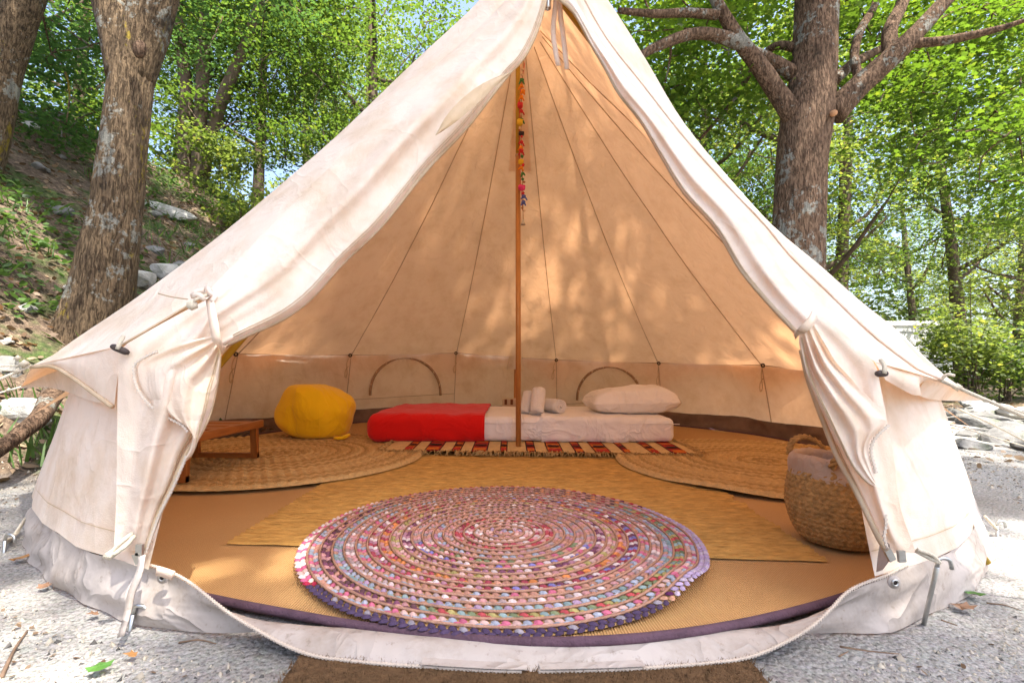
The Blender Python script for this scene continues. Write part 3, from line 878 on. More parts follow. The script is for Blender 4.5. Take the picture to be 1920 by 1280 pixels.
tag(mk('pile', Vq, np.arange(n * 3).reshape(n, 3), M_COIR, dm, False), kind='stuff')

# rectangular jute rug made of long braids
jr = thing('jute_rug', 'straw coloured rectangular braided jute rug in the middle of the floor', 'rug', (0.03, 2.1, 0.02))
cA, cB = G(425, 1012, 0.03), G(1552, 1045, 0.03)
nb = 64
for k in range(nb):
    f0, f1 = k / nb, (k + 0.97) / nb
    n = 24; rows = []
    for i in range(n):
        u = i / (n - 1)
        for m, zz in ((0, 0.021), (0.5, 0.029), (1.0, 0.021)):
            f = f0 + (f1 - f0) * m
            xL = cA[0] + 0.01 * noise.noise((f * 30, 2, 2)); xR = cB[0] + 0.02 * noise.noise((f * 30, 5, 2)) + 0.09 * f
            yF = cA[1] + (cB[1] - cA[1]) * u
            x = xL + (xR - xL) * u
            y = yF + f * 1.72 + 0.004 * noise.noise((u * 9, f * 40, 6))
            rows.append((x, y, zz + 0.35 * floor_h(x, y) + 0.0025 * noise.noise((u * 60, f * 50, 1))))
    mk('braid', rows, grid_faces(n, 3), M_JUTE, jr)

# round coiled jute rugs
def round_jute(label, cx, cy, R, z0, seed, lift=None):
    t = thing('round_rug', label, 'rug', (cx, cy, z0))
    rings = 21; na = 440
    prof = []
    for k in range(rings):
        r0 = R * k / rings; w = R / rings
        prof += [(r0 + 0.08 * w, -0.002), (r0 + 0.25 * w, 0.0105), (r0 + 0.72 * w, 0.0105), (r0 + 0.92 * w, -0.002)]
    prof.append((R + 0.002, -0.004))
    V = np.zeros((na, len(prof), 3))
    for i, a in enumerate(np.linspace(0, 2 * math.pi, na, endpoint=False)):
        for j, (r, z) in enumerate(prof):
            wob = 1 + 0.012 * noise.noise((math.cos(a) * 1.5, math.sin(a) * 1.5, seed)) * r / R
            x, y = cx + r * wob * math.cos(a), cy + r * wob * math.sin(a)
            zz = z0 + z + 0.4 * floor_h(x, y) + 0.0015 * noise.noise((a * 40, r * 60, seed)) + (0.0032 * math.sin(a * max(6, round(2 * math.pi * r / 0.045)) + 1.3 * j) if z > 0 else 0)
            if r > R * 0.75: zz += (r / R - 0.75) * 0.06 * max(0, noise.noise((math.cos(a) * 2, math.sin(a) * 2, seed + 4)) + 0.1)
            V[i, j] = (x, y, zz)
    per = 4
    for k in range(rings):                       # every coil is a piece of its own
        lo, hi = k * per, k * per + per
        sub = V[:, lo:hi]
        if k == rings - 1: sub = V[:, lo:]
        mk('coil', sub.reshape(-1, 3), grid_faces(na, sub.shape[1], True), M_JUTE_COIL[(k * 7 + k // 3) % 3], t)
    mk('backing', *mb((np.vstack([[cx, cy, z0 + 0.002], V[:, -3] - np.array((0, 0, 0.004))]), [(0, i + 1, (i + 1) % na + 1) for i in range(na)])), M_JUTE_ROUND, t)
    return t
round_jute('round coiled straw rug under the yellow beanbag and wooden table', -1.195, 2.53, 0.735, 0.036, 1.0)
round_jute('round coiled straw rug behind the basket on the right', 1.255, 2.43, 0.73, 0.036, 5.0)

# multicoloured rag rug: rings of braid, every lobe modelled
M_RAG = NT('cotton_rags')
_a = M_RAG.n('Attribute', attribute_name='Col'); _v = M_RAG.coords()
_n = M_RAG.noise(_v, 160, 4, 0.6)
_c = M_RAG.mix(0.55, _a.outputs['Color'], M_RAG.ramp(_n, [(0.3, (0.66, 0.64, 0.62)), (0.7, (1.08, 1.06, 1.04))]), 'MULTIPLY')
M_RAG = M_RAG.done(M_RAG.principled(_c, 0.9, M_RAG.bump(_n, 0.5, 0.004), 0.15))
tan, cream, white = (0.55, 0.30, 0.20), (0.74, 0.53, 0.47), (0.82, 0.74, 0.73)
pink, rose, red, crim = (0.62, 0.14, 0.26), (0.62, 0.33, 0.33), (0.52, 0.05, 0.06), (0.36, 0.025, 0.06)
plum, black, lilac, violet = (0.10, 0.025, 0.09), (0.03, 0.018, 0.03), (0.42, 0.33, 0.50), (0.24, 0.13, 0.33)
orange, gold, blue, sky_, teal = (0.75, 0.27, 0.04), (0.66, 0.42, 0.06), (0.14, 0.20, 0.55), (0.36, 0.50, 0.62), (0.20, 0.42, 0.42)
green, olive, grey, mauve = (0.12, 0.26, 0.11), (0.42, 0.42, 0.12), (0.38, 0.34, 0.34), (0.46, 0.24, 0.33)
RINGS = [(lilac, sky_, rose), (rose, cream, lilac), (cream, rose, white), (crim, white, rose), (crim, red, rose), (grey, rose, tan), (sky_, tan, mauve),
         (green, pink, cream), (white, pink, blue), (plum, white, mauve), (rose, cream, olive), (orange, crim, rose), (mauve, white, crim), (tan, pink, sky_), (rose, white, grey),
         (sky_, lilac, teal), (plum, black, rose), (cream, pink, sky_), (lilac, white, violet)]
M_CORD = simple('rose_tan_cord', (0.40, 0.22, 0.15), 0.95, 0.25, 60, 0.5, 200)
rag = thing('rag_rug', 'round multicoloured braided rag rug at the front of the tent floor', 'rug', (-0.02, 1.368, 0.03))
rc, RR = (-0.018, 1.368), 0.526
nr = len(RINGS); w = RR / nr
def rag_h(x, y):
    d = math.hypot(x - 0.38, y - 1.04)
    e = math.hypot(x - rc[0], y - rc[1]) / RR
    return 0.034 + 0.35 * floor_h(x, y) + 0.022 * math.exp(-(d / 0.10) ** 2) + 0.006 * max(0, noise.noise((x * 4, y * 4, 2))) * e
def lobe(cx, cy, ang, L, Wd, H):
    out = [(0, 0, H)]
    for rr, zz in ((0.62, 0.72), (1.0, 0.0)):
        for k in range(6):
            a = k * math.pi / 3
            out.append((rr * L * math.cos(a), rr * Wd * math.sin(a), H * zz))
    V = np.array(out); ca, sa = math.cos(ang), math.sin(ang)
    x = V[:, 0] * ca - V[:, 1] * sa + cx; y = V[:, 0] * sa + V[:, 1] * ca + cy
    return np.stack([x, y, V[:, 2] + rag_h(cx, cy)], 1)
LF = [(0, 1 + k, 1 + (k + 1) % 6) for k in range(6)]
LQ = [(1 + k, 7 + k, 7 + (k + 1) % 6, 1 + (k + 1) % 6) for k in range(6)]
for i in range(nr):
    r = (i + 0.5) * w
    n = max(5, int(2 * math.pi * r / 0.0195))
    Vs, Fs, Cs, nn = [], [], [], 0
    pal = RINGS[i]
    for k in range(n):
        for side in (0, 1):
            a = 2 * math.pi * (k + 0.5 * side) / n + 0.3 * i
            rr = r + (0.21 if side else -0.21) * w
            rr *= 1 + 0.012 * noise.noise((math.cos(a), math.sin(a), 3)) * i / nr
            cx, cy = rc[0] + rr * math.sin(a), rc[1] - rr * math.cos(a)
            tang = math.atan2(math.sin(a), math.cos(a))
            c = pal[(2 * k + side * 2 + (k // 7)) % 3] if rnd.random() > 0.12 else tan
            deg = (math.degrees(a) + 180) % 360 - 180
            if i == nr - 1:
                if -50 < deg < 38: c = (0.075, 0.05, 0.10) if (k % 5 or side) else (0.30, 0.27, 0.31)
                elif deg <= -52 and deg > -125: c = pal[1] if k % 3 == 0 else pink if k % 3 == 1 else cream
                elif deg >= 42 and deg < 120: c = lilac if k % 3 else (0.5, 0.42, 0.52)
                else: c = (crim, tan, plum, rose)[k % 4]
            elif i >= nr - 4 and abs(deg) > 128: c = (crim, tan, orange, black, rose)[(k + i) % 5]
            elif i == 16 and deg > -20: c = (green, red, olive, teal)[k % 4]
            elif i == 12 and deg > 0: c = (crim, blue, plum, white)[k % 4]
            elif i in (7, 8) and abs(deg) > 70: c = (rose, grey, tan)[k % 3]
            c = (np.array(c) * 0.80 + 0.20 * np.array((0.66, 0.30, 0.32))) * rnd.uniform(0.66, 0.98) if i < nr - 1 else np.array(c) * rnd.uniform(.85, 1.1)
            Vs.append(lobe(cx, cy, tang + (0.55 if side else -0.55), 0.0105, 0.0064, 0.0042 if i < nr - 1 else 0.0048))
            Fs += [tuple(x + nn for x in f) for f in LF + LQ]
            Cs += [c] * 13; nn += 13
    mk('braid', np.vstack(Vs), Fs, M_RAG, rag, colors=np.array(Cs))
    # jute cord sewn between the braids
    if i < nr - 1:
        m = max(16, 4 * i + 12); q = []
        for k in range(m + 1):
            a = 2 * math.pi * k / m; rr = (i + 1) * w * (1 + 0.012 * noise.noise((math.cos(a), math.sin(a), 3)) * i / nr)
            x, y = rc[0] + rr * math.sin(a), rc[1] - rr * math.cos(a)
            q.append((x, y, rag_h(x, y) + 0.0035))
        V, F = tube(q, 0.0027, 6, False)
        mk('sewn_cord', V, F, M_CORD, rag)
na = 90
V = []
for a in np.linspace(0, 2 * math.pi, na, endpoint=False):
    for r in np.linspace(0.004, RR * 0.985, 26):
        x, y = rc[0] + r * math.sin(a), rc[1] - r * math.cos(a); V.append((x, y, rag_h(x, y) - 0.0025))
mk('backing', V, grid_faces(na, 26, True), M_JUTE_ROUND, rag)

# kilim under the bed
M_KIL = [simple('kilim_sand', (0.62, 0.43, 0.20), 0.95, 0.15, 40, 0.6, 260), simple('kilim_red', (0.42, 0.035, 0.02), 0.95, 0.2, 40, 0.6, 260),
         simple('kilim_orange', (0.60, 0.15, 0.02), 0.95, 0.2, 40, 0.6, 260), simple('kilim_dark', (0.05, 0.015, 0.012), 0.95, 0.2, 40, 0.6, 260)]
kil = thing('kilim_rug', 'flat woven red, orange and sand kilim with straw fringe under the bed', 'rug', (0.15, 2.9, 0.04))
kx0, kx1 = -0.67, 0.97
ky = lambda x: 2.60 - 0.03 * (x - kx0)
KZ = 0.060
def kpatch(x0, x1, f0, f1, mat, dz=0.0):
    V = []
    for i in range(6):
        for j in range(5):
            x = x0 + (x1 - x0) * i / 5; f = f0 + (f1 - f0) * j / 4
            y = ky(x) + f
            V.append((x, y, KZ + dz - 0.008 * max(0, 1 - f / 0.05) + 0.002 * noise.noise((x * 12, y * 12, 1))))
    mk('stripe', V, grid_faces(6, 5), mat, kil)
x = kx0; k = 0
widths = [0.10, 0.05, 0.06, 0.085, 0.06, 0.05, 0.055, 0.085, 0.065, 0.04]
while x < kx1 - 0.02:
    wd = min(widths[k % len(widths)], kx1 - x)
    if k % 2 == 0:
        kpatch(x, x + wd, 0, 0.95, M_KIL[0])
    else:
        kpatch(x, x + wd, 0, 0.95, M_KIL[1 if k % 4 == 3 else 2])
        for q in range(8):
            y0 = 0.012 + q * 0.115
            kpatch(x + 0.12 * wd, x + 0.88 * wd, y0, y0 + 0.045, M_KIL[3 if q % 2 else (2 if k % 4 == 3 else 1)], 0.003)
        kpatch(x, x + 0.006, 0, 0.95, M_KIL[3], 0.002); kpatch(x + wd - 0.006, x + wd, 0, 0.95, M_KIL[3], 0.002)
    x += wd; k += 1
parts = []
for q in range(420):
    if q < 330:
        x = kx0 - 0.02 + (kx1 - kx0 + 0.04) * rnd.random(); p = np.array((x, ky(x) + 0.01, KZ - 0.012)); d = np.array((rnd.uniform(-.8, .8), -1, 0))
    elif q < 375:
        p = np.array((kx0, ky(kx0) + rnd.random() * 0.5, KZ)); d = np.array((-1, rnd.uniform(-.7, .3), 0))
    else:
        p = np.array((kx1, ky(kx1) + rnd.random() * 0.5, KZ)); d = np.array((1, rnd.uniform(-.7, .3), 0))
    d = d / np.linalg.norm(d); L = rnd.uniform(0.03, 0.062)
    parts.append(tube([p, p + d * L * 0.5 + np.array((0, 0, rnd.uniform(0, .014))), p + d * L + np.array((rnd.uniform(-.012, .012), 0, -0.012))], [0.0022, 0.002, 0.0012], 4))
V, F = mb(*parts)
tag(mk('fringe', V, F, M_JUTE_ROUND, kil), kind='stuff')

# ---------------------------------------------------------------- bed
M_SHEET = cloth_mat('white_cotton', (0.84, 0.80, 0.77), 0.42, 4.5)
M_TOWEL = simple('white_terry', (0.82, 0.77, 0.73), 0.95, 0.05, 30, 0.8, 190, 0.1, sheen=0.3)
M_RED = cloth_mat('red_fleece', (0.66, 0.010, 0.008), 0.3, 4.0, 0.95, 150)
bx0, bx1, by0, by1, bz0, bz1 = -0.825, 0.955, 2.86, 3.70, 0.062, 0.205
def soft_box(x0, x1, y0, y1, z0, z1, bev, nx=60, seed=1.0, amp=0.004):
    V, F = rbox((x1 - x0, y1 - y0, z1 - z0), bev, 5)
    V = V + np.array(((x0 + x1) / 2, (y0 + y1) / 2, (z0 + z1) / 2))
    # cut along x so that the cloth can wrinkle
    bm = bmesh.new(); vs = [bm.verts.new(v) for v in V]
    for f in F: bm.faces.new([vs[i] for i in f])
    for x in np.linspace(x0 + bev + 0.002, x1 - bev - 0.002, nx):
        bmesh.ops.bisect_plane(bm, geom=list(bm.verts) + list(bm.edges) + list(bm.faces), plane_co=(x, 0, 0), plane_no=(1, 0, 0))
    for y in np.linspace(y0 + bev + 0.002, y1 - bev - 0.002, 14):
        bmesh.ops.bisect_plane(bm, geom=list(bm.verts) + list(bm.edges) + list(bm.faces), plane_co=(0, y, 0), plane_no=(0, 1, 0))
    bm.verts.ensure_lookup_table(); bm.normal_update()
    for v in bm.verts:
        q = v.co
        v.co = q + v.normal * amp * (noise.noise((q.x * 5, q.y * 4, q.z * 18 + seed)) + 0.6 * noise.noise((q.x * 14, q.y * 9, q.z * 30 + seed)))
    V = np.array([v.co[:] for v in bm.verts]); bm.verts.index_update(); F = [tuple(v.index for v in f.verts) for f in bm.faces]
    bm.free(); return V, F
bed = thing('mattress', 'low single mattress in white sheets lying on the kilim', 'mattress', (0.07, 3.28, 0.05))
mk('mattress_body', *soft_box(bx0, bx1, by0, by1, bz0, bz1, 0.036), M_SHEET, bed)
V, F = soft_box(0.14, 0.72, by0 - 0.007, by1 + 0.006, bz0 - 0.004, bz1 + 0.005, 0.034, 24, 7.0, 0.008)
F = [f for f in F if abs(sum(V[i][0] for i in f) / len(f) - 0.43) < 0.245 and sum(V[i][2] for i in f) / len(f) > bz0 + 0.002]
mk('top_sheet', V, F, M_SHEET, bed)
mk('sheet_seam', *tube([(x, by0 - 0.002, bz1 - 0.035 + 0.002 * math.sin(9 * x)) for x in np.linspace(-0.15, 0.98, 40)], 0.0022, 5), M_SHEET, bed)
V, F = soft_box(bx0 - 0.016, -0.095, by0 - 0.016, by1 + 0.014, bz0 - 0.008, bz1 + 0.012, 0.058, 30, 3.0, 0.012)
F = [f for f in F if sum(V[i][0] for i in f) / len(f) < -0.157 and sum(V[i][2] for i in f) / len(f) > bz0 - 0.002]
bl = mk('blanket', V, F, M_RED)
sol = bl.modifiers.new('thickness', 'SOLIDIFY'); sol.thickness = 0.006; sol.offset = 1
# clean front edge of the blanket
V2 = np.array([v.co[:] for v in bl.data.vertices]); mxx = V2[:, 0].max()
tag(bl, 'bright red fleece blanket folded over the left end of the mattress', 'blanket')

def pillow(cx, cy, cz, a, b, h, rz, tilt):
    n, m = 34, 24; tops, bots = [], []
    for s, lst in ((1, tops), (-1, bots)):
        for i in range(n):
            for j in range(m):
                u, v = -1 + 2 * i / (n - 1), -1 + 2 * j / (m - 1)
                k = max(0, (1 - u ** 4)) ** 0.5 * max(0, (1 - v ** 4)) ** 0.5
                x = a * u * (1 - 0.08 * (1 - v * v)); y = b * v * (1 - 0.10 * (1 - u * u))
                z = s * h * (k ** 0.75) * (1 if s > 0 else 0.75) * (1 + 0.18 * u * (s > 0)) + 0.012 * noise.noise((u * 2.2, v * 2.2, 3 + s)) * k + 0.005 * noise.noise((u * 6, v * 5, s)) * k
                lst.append((x, y, z))
    V = np.array(tops + bots); F = [tuple(f) for f in grid_faces(n, m)] + [tuple(x + n * m for x in f[::-1]) for f in grid_faces(n, m)]
    M = np.array(Matrix.Rotation(rz, 3, 'Z') @ Matrix.Rotation(tilt, 3, 'Y'))
    V = V @ M.T; V[:, 2] += -V[:, 2].min()
    return V + np.array((cx, cy, cz)), F
pil = thing('pillow', 'plump white pillow at the right end of the mattress', 'pillow', (0.75, 3.2, 0.2))
mk('pillow_case', *pillow(0.765, 3.2, bz1 - 0.008, 0.275, 0.20, 0.098, 0.05, -0.02), M_SHEET, pil)

def towel(label, base, axis_v, L, R):
    t = thing('rolled_towel', label, 'towel', tuple(base), 'white towels rolled up on the bed')
    ax = np.array(axis_v, float); ax /= np.linalg.norm(ax)
    s = np.cross(ax, (0.1, 0.2, 1.0)); s /= np.linalg.norm(s); q = np.cross(s, ax)
    turns = 3.6; n = 110; V = []; th = np.linspace(0, turns * 2 * math.pi, n)
    rr = 0.006 + (R - 0.006) * th / th[-1]
    nl = 9
    for k in range(n):
        for l in range(nl):
            f = l / (nl - 1)
            w = 1 + 0.05 * noise.noise((th[k], f * 3, R * 50)); sk = 0.006 * noise.noise((th[k] * 0.7, 2, R * 90))
            e = 1 - 0.05 * (2 * f - 1) ** 6
            V.append(np.array(base) + ax * (L * (f - 0.5) + sk * (2 * f - 1)) + (s * math.cos(th[k]) + q * math.sin(th[k])) * rr[k] * w * e)
    o = mk('towel_roll', V, grid_faces(n, nl), M_TOWEL, t)
    m = o.modifiers.new('thickness', 'SOLIDIFY'); m.thickness = 0.009; m.offset = 0
    return t
towel('small rolled towel standing behind the support pole', (0.10, 3.10, bz1 + 0.066), (0.22, 0.4, 1), 0.14, 0.036)
towel('tallest rolled towel leaning in the middle of three on the bed', (0.165, 3.03, bz1 + 0.079), (0.12, 0.55, 1), 0.165, 0.042)
towel('rolled towel lying flat on the bed, its coiled end showing', (0.262, 3.12, bz1 + 0.046), (-0.45, 0.85, 0.0), 0.19, 0.045)

# lamp and striped box behind the bed
lp = P(966, 692, 4.45)
lamp = thing('lamp', 'small table lamp with white shade, half hidden behind the support pole', 'lamp', (lp[0], lp[1], 0.02))
M_SHADE = canvas_mat('lamp_shade_cloth', (0.8, 0.76, 0.7), (0.8, 0.7, 0.55), 0.3)
V, F = lathe([(0.075, 0), (0.056, 0.12)], 28, (lp[0], lp[1], lp[2]))
mk('lamp_shade', V, F, M_SHADE, lamp)
V, F = lathe([(0.0, 0.02), (0.07, 0.02), (0.07, 0.035), (0.012, 0.05), (0.010, lp[2] + 0.05), (0.0, lp[2] + 0.05)], 20, (lp[0], lp[1], 0))
mk('stem', V, F, M_POLE_LOW, lamp)
bxp = P(955, 760, 4.2)
sb = thing('striped_box', 'small brown and cream striped box behind the bed beside the pole', 'box', (bxp[0], bxp[1], 0.02))
M_BR, M_CRM = simple('brown_stripe', (0.16, 0.06, 0.03), 0.8), simple('cream_stripe', (0.6, 0.47, 0.33), 0.8)
mk('box_body', *box((bxp[0] + 0.02, bxp[1], 0.125), (0.16, 0.12, 0.21)), M_CRM, sb, smooth=False)
for k in range(3):
    mk('stripe', *box((bxp[0] - 0.03 + k * 0.05, bxp[1] - 0.0615, 0.205), (0.022, 0.004, 0.045)), M_BR, sb, smooth=False)

# ---------------------------------------------------------------- beanbag
M_YEL = cloth_mat('yellow_cotton', (0.92, 0.58, 0.012), 0.3, 4.0)
c0 = np.array((-1.235, 3.15, 0.04))
bb = thing('beanbag', 'slumped yellow beanbag against the left back wall of the tent', 'beanbag', tuple(c0))
n, m = 64, 36; V = []
for i in range(n):
    a = 2 * math.pi * i / n
    for j in range(m):
        f = j / (m - 1)                                   # 0 foot .. 1 crown
        ph = math.pi * f
        r = 0.228 * (max(0.0, math.sin(ph)) ** 0.36) * (1.0 + 0.05 * (1 - f))
        z = 0.335 * (1 - math.cos(ph)) / 2
        z = 0.335 * (z / 0.335) ** 0.92
        x, y = r * math.cos(a), r * math.sin(a) * 0.95
        z -= 0.075 * max(0, x / 0.24) ** 1.5 * f
        x -= 0.035 * f ** 2
        sea = 0.008 * math.exp(-((a * 6 / (2 * math.pi) + 0.35) % 1 - 0.5) ** 2 * 120)
        p = np.array((x, y, z))
        k = 0.034 * noise.noise((x * 5, y * 5, z * 6)) + 0.022 * noise.noise((x * 12, y * 12, z * 8 + 4)) * (0.4 + f) + 0.006 * math.sin(z * 70 + 6 * math.sin(a)) * max(0, math.cos(a)) ** 3 * f
        p[:2] *= 1 + (k - sea) / 0.27
        V.append(c0 + p)
mk('cover', V, grid_faces(n, m, True), M_YEL, bb)
Vq = np.array(V).reshape(n, m, 3)
for k in (44, 52, 60):
    mk('seam', *tube(Vq[k, 3:-3] * 0.994 + c0 * 0.006, 0.0025, 5), M_YEL, bb)
q = c0 + np.array((0.20, -0.13, 0.022))
mk('handle_loop', *tube(resample([q, q + np.array((0.045, -0.02, 0.012)), q + np.array((0.02, -0.06, 0.0)), q + np.array((-0.03, -0.06, 0.0))], 10), 0.011, 6), M_YEL, bb)

# ---------------------------------------------------------------- wooden tray table
def wood_mat(name, c0, c1, ax):
    t = NT(name); sc = [26, 26, 26]; sc[ax] = 2.5
    v = t.coords(tuple(sc)); nz = t.noise(v, 1.6, 6, 0.6, 1.2)
    c = t.ramp(nz, [(0.3, c0), (0.7, c1)])
    return t.done(t.principled(c, 0.42, t.bump(nz, 0.15, 0.004), 0.4))
WX, WY, WZ = wood_mat('teak_x', (0.22, 0.07, 0.014), (0.42, 0.155, 0.035), 0), wood_mat('teak_y', (0.22, 0.07, 0.014), (0.42, 0.155, 0.035), 1), wood_mat('teak_z', (0.22, 0.07, 0.014), (0.42, 0.155, 0.035), 2)
tx0, tx1, ty0, ty1, tz = -1.54, -1.19, 1.83, 2.36, 0.218
tb = thing('low_table', 'low reddish wooden slatted folding table by the left door flap', 'table', (-1.37, 2.1, 0.045))
ns = 9; sw = (ty1 - ty0) / ns
for k in range(ns):
    y = ty0 + (k + 0.5) * sw
    V, F = rbox((tx1 - tx0 - 0.046, sw * 0.86, 0.014), 0.003, 1)
    mk('slat', V + np.array(((tx0 + tx1) / 2, y, tz + 0.002 * (k % 2))), F, WX, tb)
for x in (tx0 + 0.011, tx1 - 0.011):
    V, F = rbox((0.022, ty1 - ty0 + 0.01, 0.034), 0.004, 2)
    mk('side_rail', V + np.array((x, (ty0 + ty1) / 2, tz - 0.004)), F, WY, tb)
for y, sy in ((ty0 + 0.02, -0.0), (ty1 - 0.02, 0.02)):
    for x in (tx0 + 0.035, tx1 - 0.035):
        mk('leg', *beam((x, y + sy, 0.052), (x, y, tz - 0.01), 0.03, 0.022, (0, 1, 0.01)), WZ, tb, smooth=False)
    mk('foot_rail', *beam((tx0 + 0.02, y + sy, 0.063), (tx1 - 0.02, y + sy, 0.063), 0.0225, 0.022), WX, tb, smooth=False)
    mk('end_rail', *beam((tx0 + 0.023, y - 0.002, tz - 0.02), (tx1 - 0.023, y - 0.002, tz - 0.02), 0.02, 0.018), WX, tb, smooth=False)

# ---------------------------------------------------------------- basket with liner
M_BASK = simple('seagrass', (0.40, 0.235, 0.085), 0.75, 0.42, 70, 0.6, 200, 0.3)
kb = np.array((0.897, 1.36, 0.022))
bk = thing('basket', 'round woven seagrass basket lined with a thin plastic bag', 'basket', tuple(kb))
prof = resample([(0.0, 0.0, 0.004), (0.080, 0.0, 0.004), (0.102, 0.0, 0.026), (0.122, 0.0, 0.09), (0.120, 0.0, 0.145), (0.110, 0.0, 0.19), (0.098, 0.0, 0.218)], 88)
n = 200; V = []
rows = 17
for i in range(n):
    for j, (r, _, z) in enumerate(prof):
        a = 2 * math.pi * i / n
        row = int(z / 0.222 * rows); ph = (i * 40 / n + (0.5 if row % 2 else 0)) % 1
        fr = (z / 0.222 * rows) % 1
        sl_ = (ph + (fr if row % 2 else -fr) * 0.7) % 1
        dsp = 0.0065 * (math.sin(math.pi * sl_) ** 0.7) * (math.sin(math.pi * fr) ** 0.5) if 0.02 < r else 0
        V.append(kb + np.array(((r + dsp) * math.cos(a), (r + dsp) * math.sin(a), z)))
mk('woven_body', V, grid_faces(n, len(prof), True), M_BASK, bk)
mk('rim', *tube([kb + np.array((0.099 * math.cos(a), 0.099 * math.sin(a), 0.218 + 0.003 * math.sin(18 * a))) for a in np.linspace(0, 2 * math.pi, 60)], 0.008, 7, False), M_BASK, bk)
t = NT('thin_plastic_bag'); v = t.coords()
gl = t.principled((0.80, 0.66, 0.56), 0.35, t.bump(t.noise(v, 30, 5, 0.6, 1.0), 0.8, 0.02), 0.5)
tr = t.n('BsdfTransparent'); tl = t.n('BsdfTranslucent'); tl.inputs[0].default_value = (0.8, 0.68, 0.58, 1)
m1 = t.n('MixShader'); m1.inputs[0].default_value = 0.45; t.l(gl.outputs[0], m1.inputs[1]); t.l(tl.outputs[0], m1.inputs[2])
m2 = t.n('MixShader'); m2.inputs[0].default_value = 0.18; t.l(m1.outputs[0], m2.inputs[1]); t.l(tr.outputs[0], m2.inputs[2])
M_BAG = t.done(m2)
n = 96; V = []
lp_prof = [(0.117, 0.172), (0.116, 0.19), (0.114, 0.214), (0.109, 0.230), (0.100, 0.236), (0.090, 0.226), (0.084, 0.20), (0.09, 0.12), (0.08, 0.04), (0.02, 0.03)]
lp_prof = resample([(a, 0, b) for a, b in lp_prof], 26)
for i in range(n):
    a = 2 * math.pi * i / n
    for r, _, z in lp_prof:
        q = 0.012 * noise.noise((math.cos(a) * 5, math.sin(a) * 5, z * 22)) + 0.006 * noise.noise((math.cos(a) * 16, math.sin(a) * 16, z * 12))
        V.append(kb + np.array(((r + q * 0.7) * math.cos(a), (r + q * 0.7) * math.sin(a), z + q * 0.5 - (0.012 if z < 0.18 and r > .12 else 0) * (1 + math.sin(3 * a)))))
mk('liner', V, grid_faces(n, len(lp_prof), True), M_BAG, bk)
for k, sgn in enumerate((1, -1)):
    pts = []
    for a in np.linspace(0, math.pi, 26):
        pts.append(kb + np.array((-0.055 * math.cos(a) - 0.02, 0.095 * sgn + 0.02 * sgn * math.sin(a), 0.215 + 0.052 * math.sin(a))))
    for off in (0, 2.1, 4.2):
        q = np.array(pts) + np.array([(0.005 * math.cos(i * 0.9 + off), 0.005 * math.sin(i * 0.9 + off), 0.004 * math.sin(i * 0.9 + off)) for i in range(26)])
        mk('handle_strand', *tube(q, 0.0048, 6), M_BASK, bk)

# ---------------------------------------------------------------- hanging string of charms
gY = CY - 0.06
cols = dict(o=(0.75, 0.25, 0.02), r=(0.55, 0.03, 0.04), y=(0.72, 0.5, 0.03), g=(0.06, 0.2, 0.06), k=(0.03, 0.02, 0.03), p=(0.75, 0.06, 0.25), b=(0.10, 0.14, 0.45), t=(0.4, 0.2, 0.08), w=(0.65, 0.5, 0.35))
CM = {k: simple('charm_' + k, c, 0.7, 0.2, 60, 0.4, 200) for k, c in cols.items()}
top = P(983, 118, gY)
gar = thing('hanging_garland', 'string of coloured beads, pompoms and a small bell hanging beside the pole', 'garland', tuple(P(981, 412, gY)))
path = resample([P(983, 100, gY), P(977, 200, gY), P(979, 300, gY), P(981, 412, gY)], 60)
mk('string', *tube(path, 0.0022, 5), CM['t'], gar)
mk('string', *tube(resample([P(984, 118, gY), P(975, 180, gY), P(974, 280, gY), P(977, 350, gY), P(980, 395, gY)], 30), 0.0018, 5), CM['r'], gar)
seq = [(153, 'g', 9), (168, 'o', 7), (176, 'o', 9), (188, 'o', 8), (201, 'r', 10), (212, 'r', 7), (230, 'g', 7), (236, 'y', 11), (245, 'w', 6), (258, 'k', 10), (272, 'r', 7), (280, 'o', 8), (287, 'r', 9), (297, 'g', 6), (307, 'y', 10), (322, 'o', 8), (330, 'g', 7), (338, 'g', 6), (345, 't', 6), (356, 'p', 13), (366, 'r', 6), (374, 'b', 9), (384, 'b', 9), (393, 't', 5), (400, 'w', 5), (262, 'r', 5), (315, 'r', 6), (222, 't', 5), (160, 't', 5), (145, 'w', 6), (132, 'w', 6)]
for y, c, s in seq:
    i = int(np.clip((y - 100) / 312 * 59, 0, 59)); sz = s / FPX * gY * 0.55
    p = path[i] + np.array((rnd.uniform(-.006, .008), -0.006, 0))
    kind = 'pompom' if s >= 10 else 'bead'
    Vb, Fb = ICO2 if s >= 10 else ICO1
    V = Vb.copy()
    if s >= 10: V = V * (1 + 0.25 * np.sin(V[:, :1] * 17) * np.sin(V[:, 2:] * 19 + 1))
    mk(kind, V * sz * np.array((1, 1, rnd.uniform(0.8, 1.3))) + p, Fb, CM[c], gar)
    if s in (8, 9, 7):                                          # thread tassels beside the beads
        for e in (-1, 1):
            d = np.array((e * rnd.uniform(.008, .020), -0.006, -rnd.uniform(.012, .030)))
            mk('tassel', *tube([p, p + d * 0.6 + np.array((0, 0, .004)), p + d], [0.003, 0.0055, 0.004], 6), CM[c], gar)
V, F = lathe([(0.002, 0.03), (0.006, 0.026), (0.009, 0.012), (0.014, 0.0), (0.011, 0.001), (0.006, 0.012), (0.002, 0.028)], 14, tuple(path[-1] + np.array((0, 0, -0.03))))
mk('bell', V, F, M_METAL, gar)
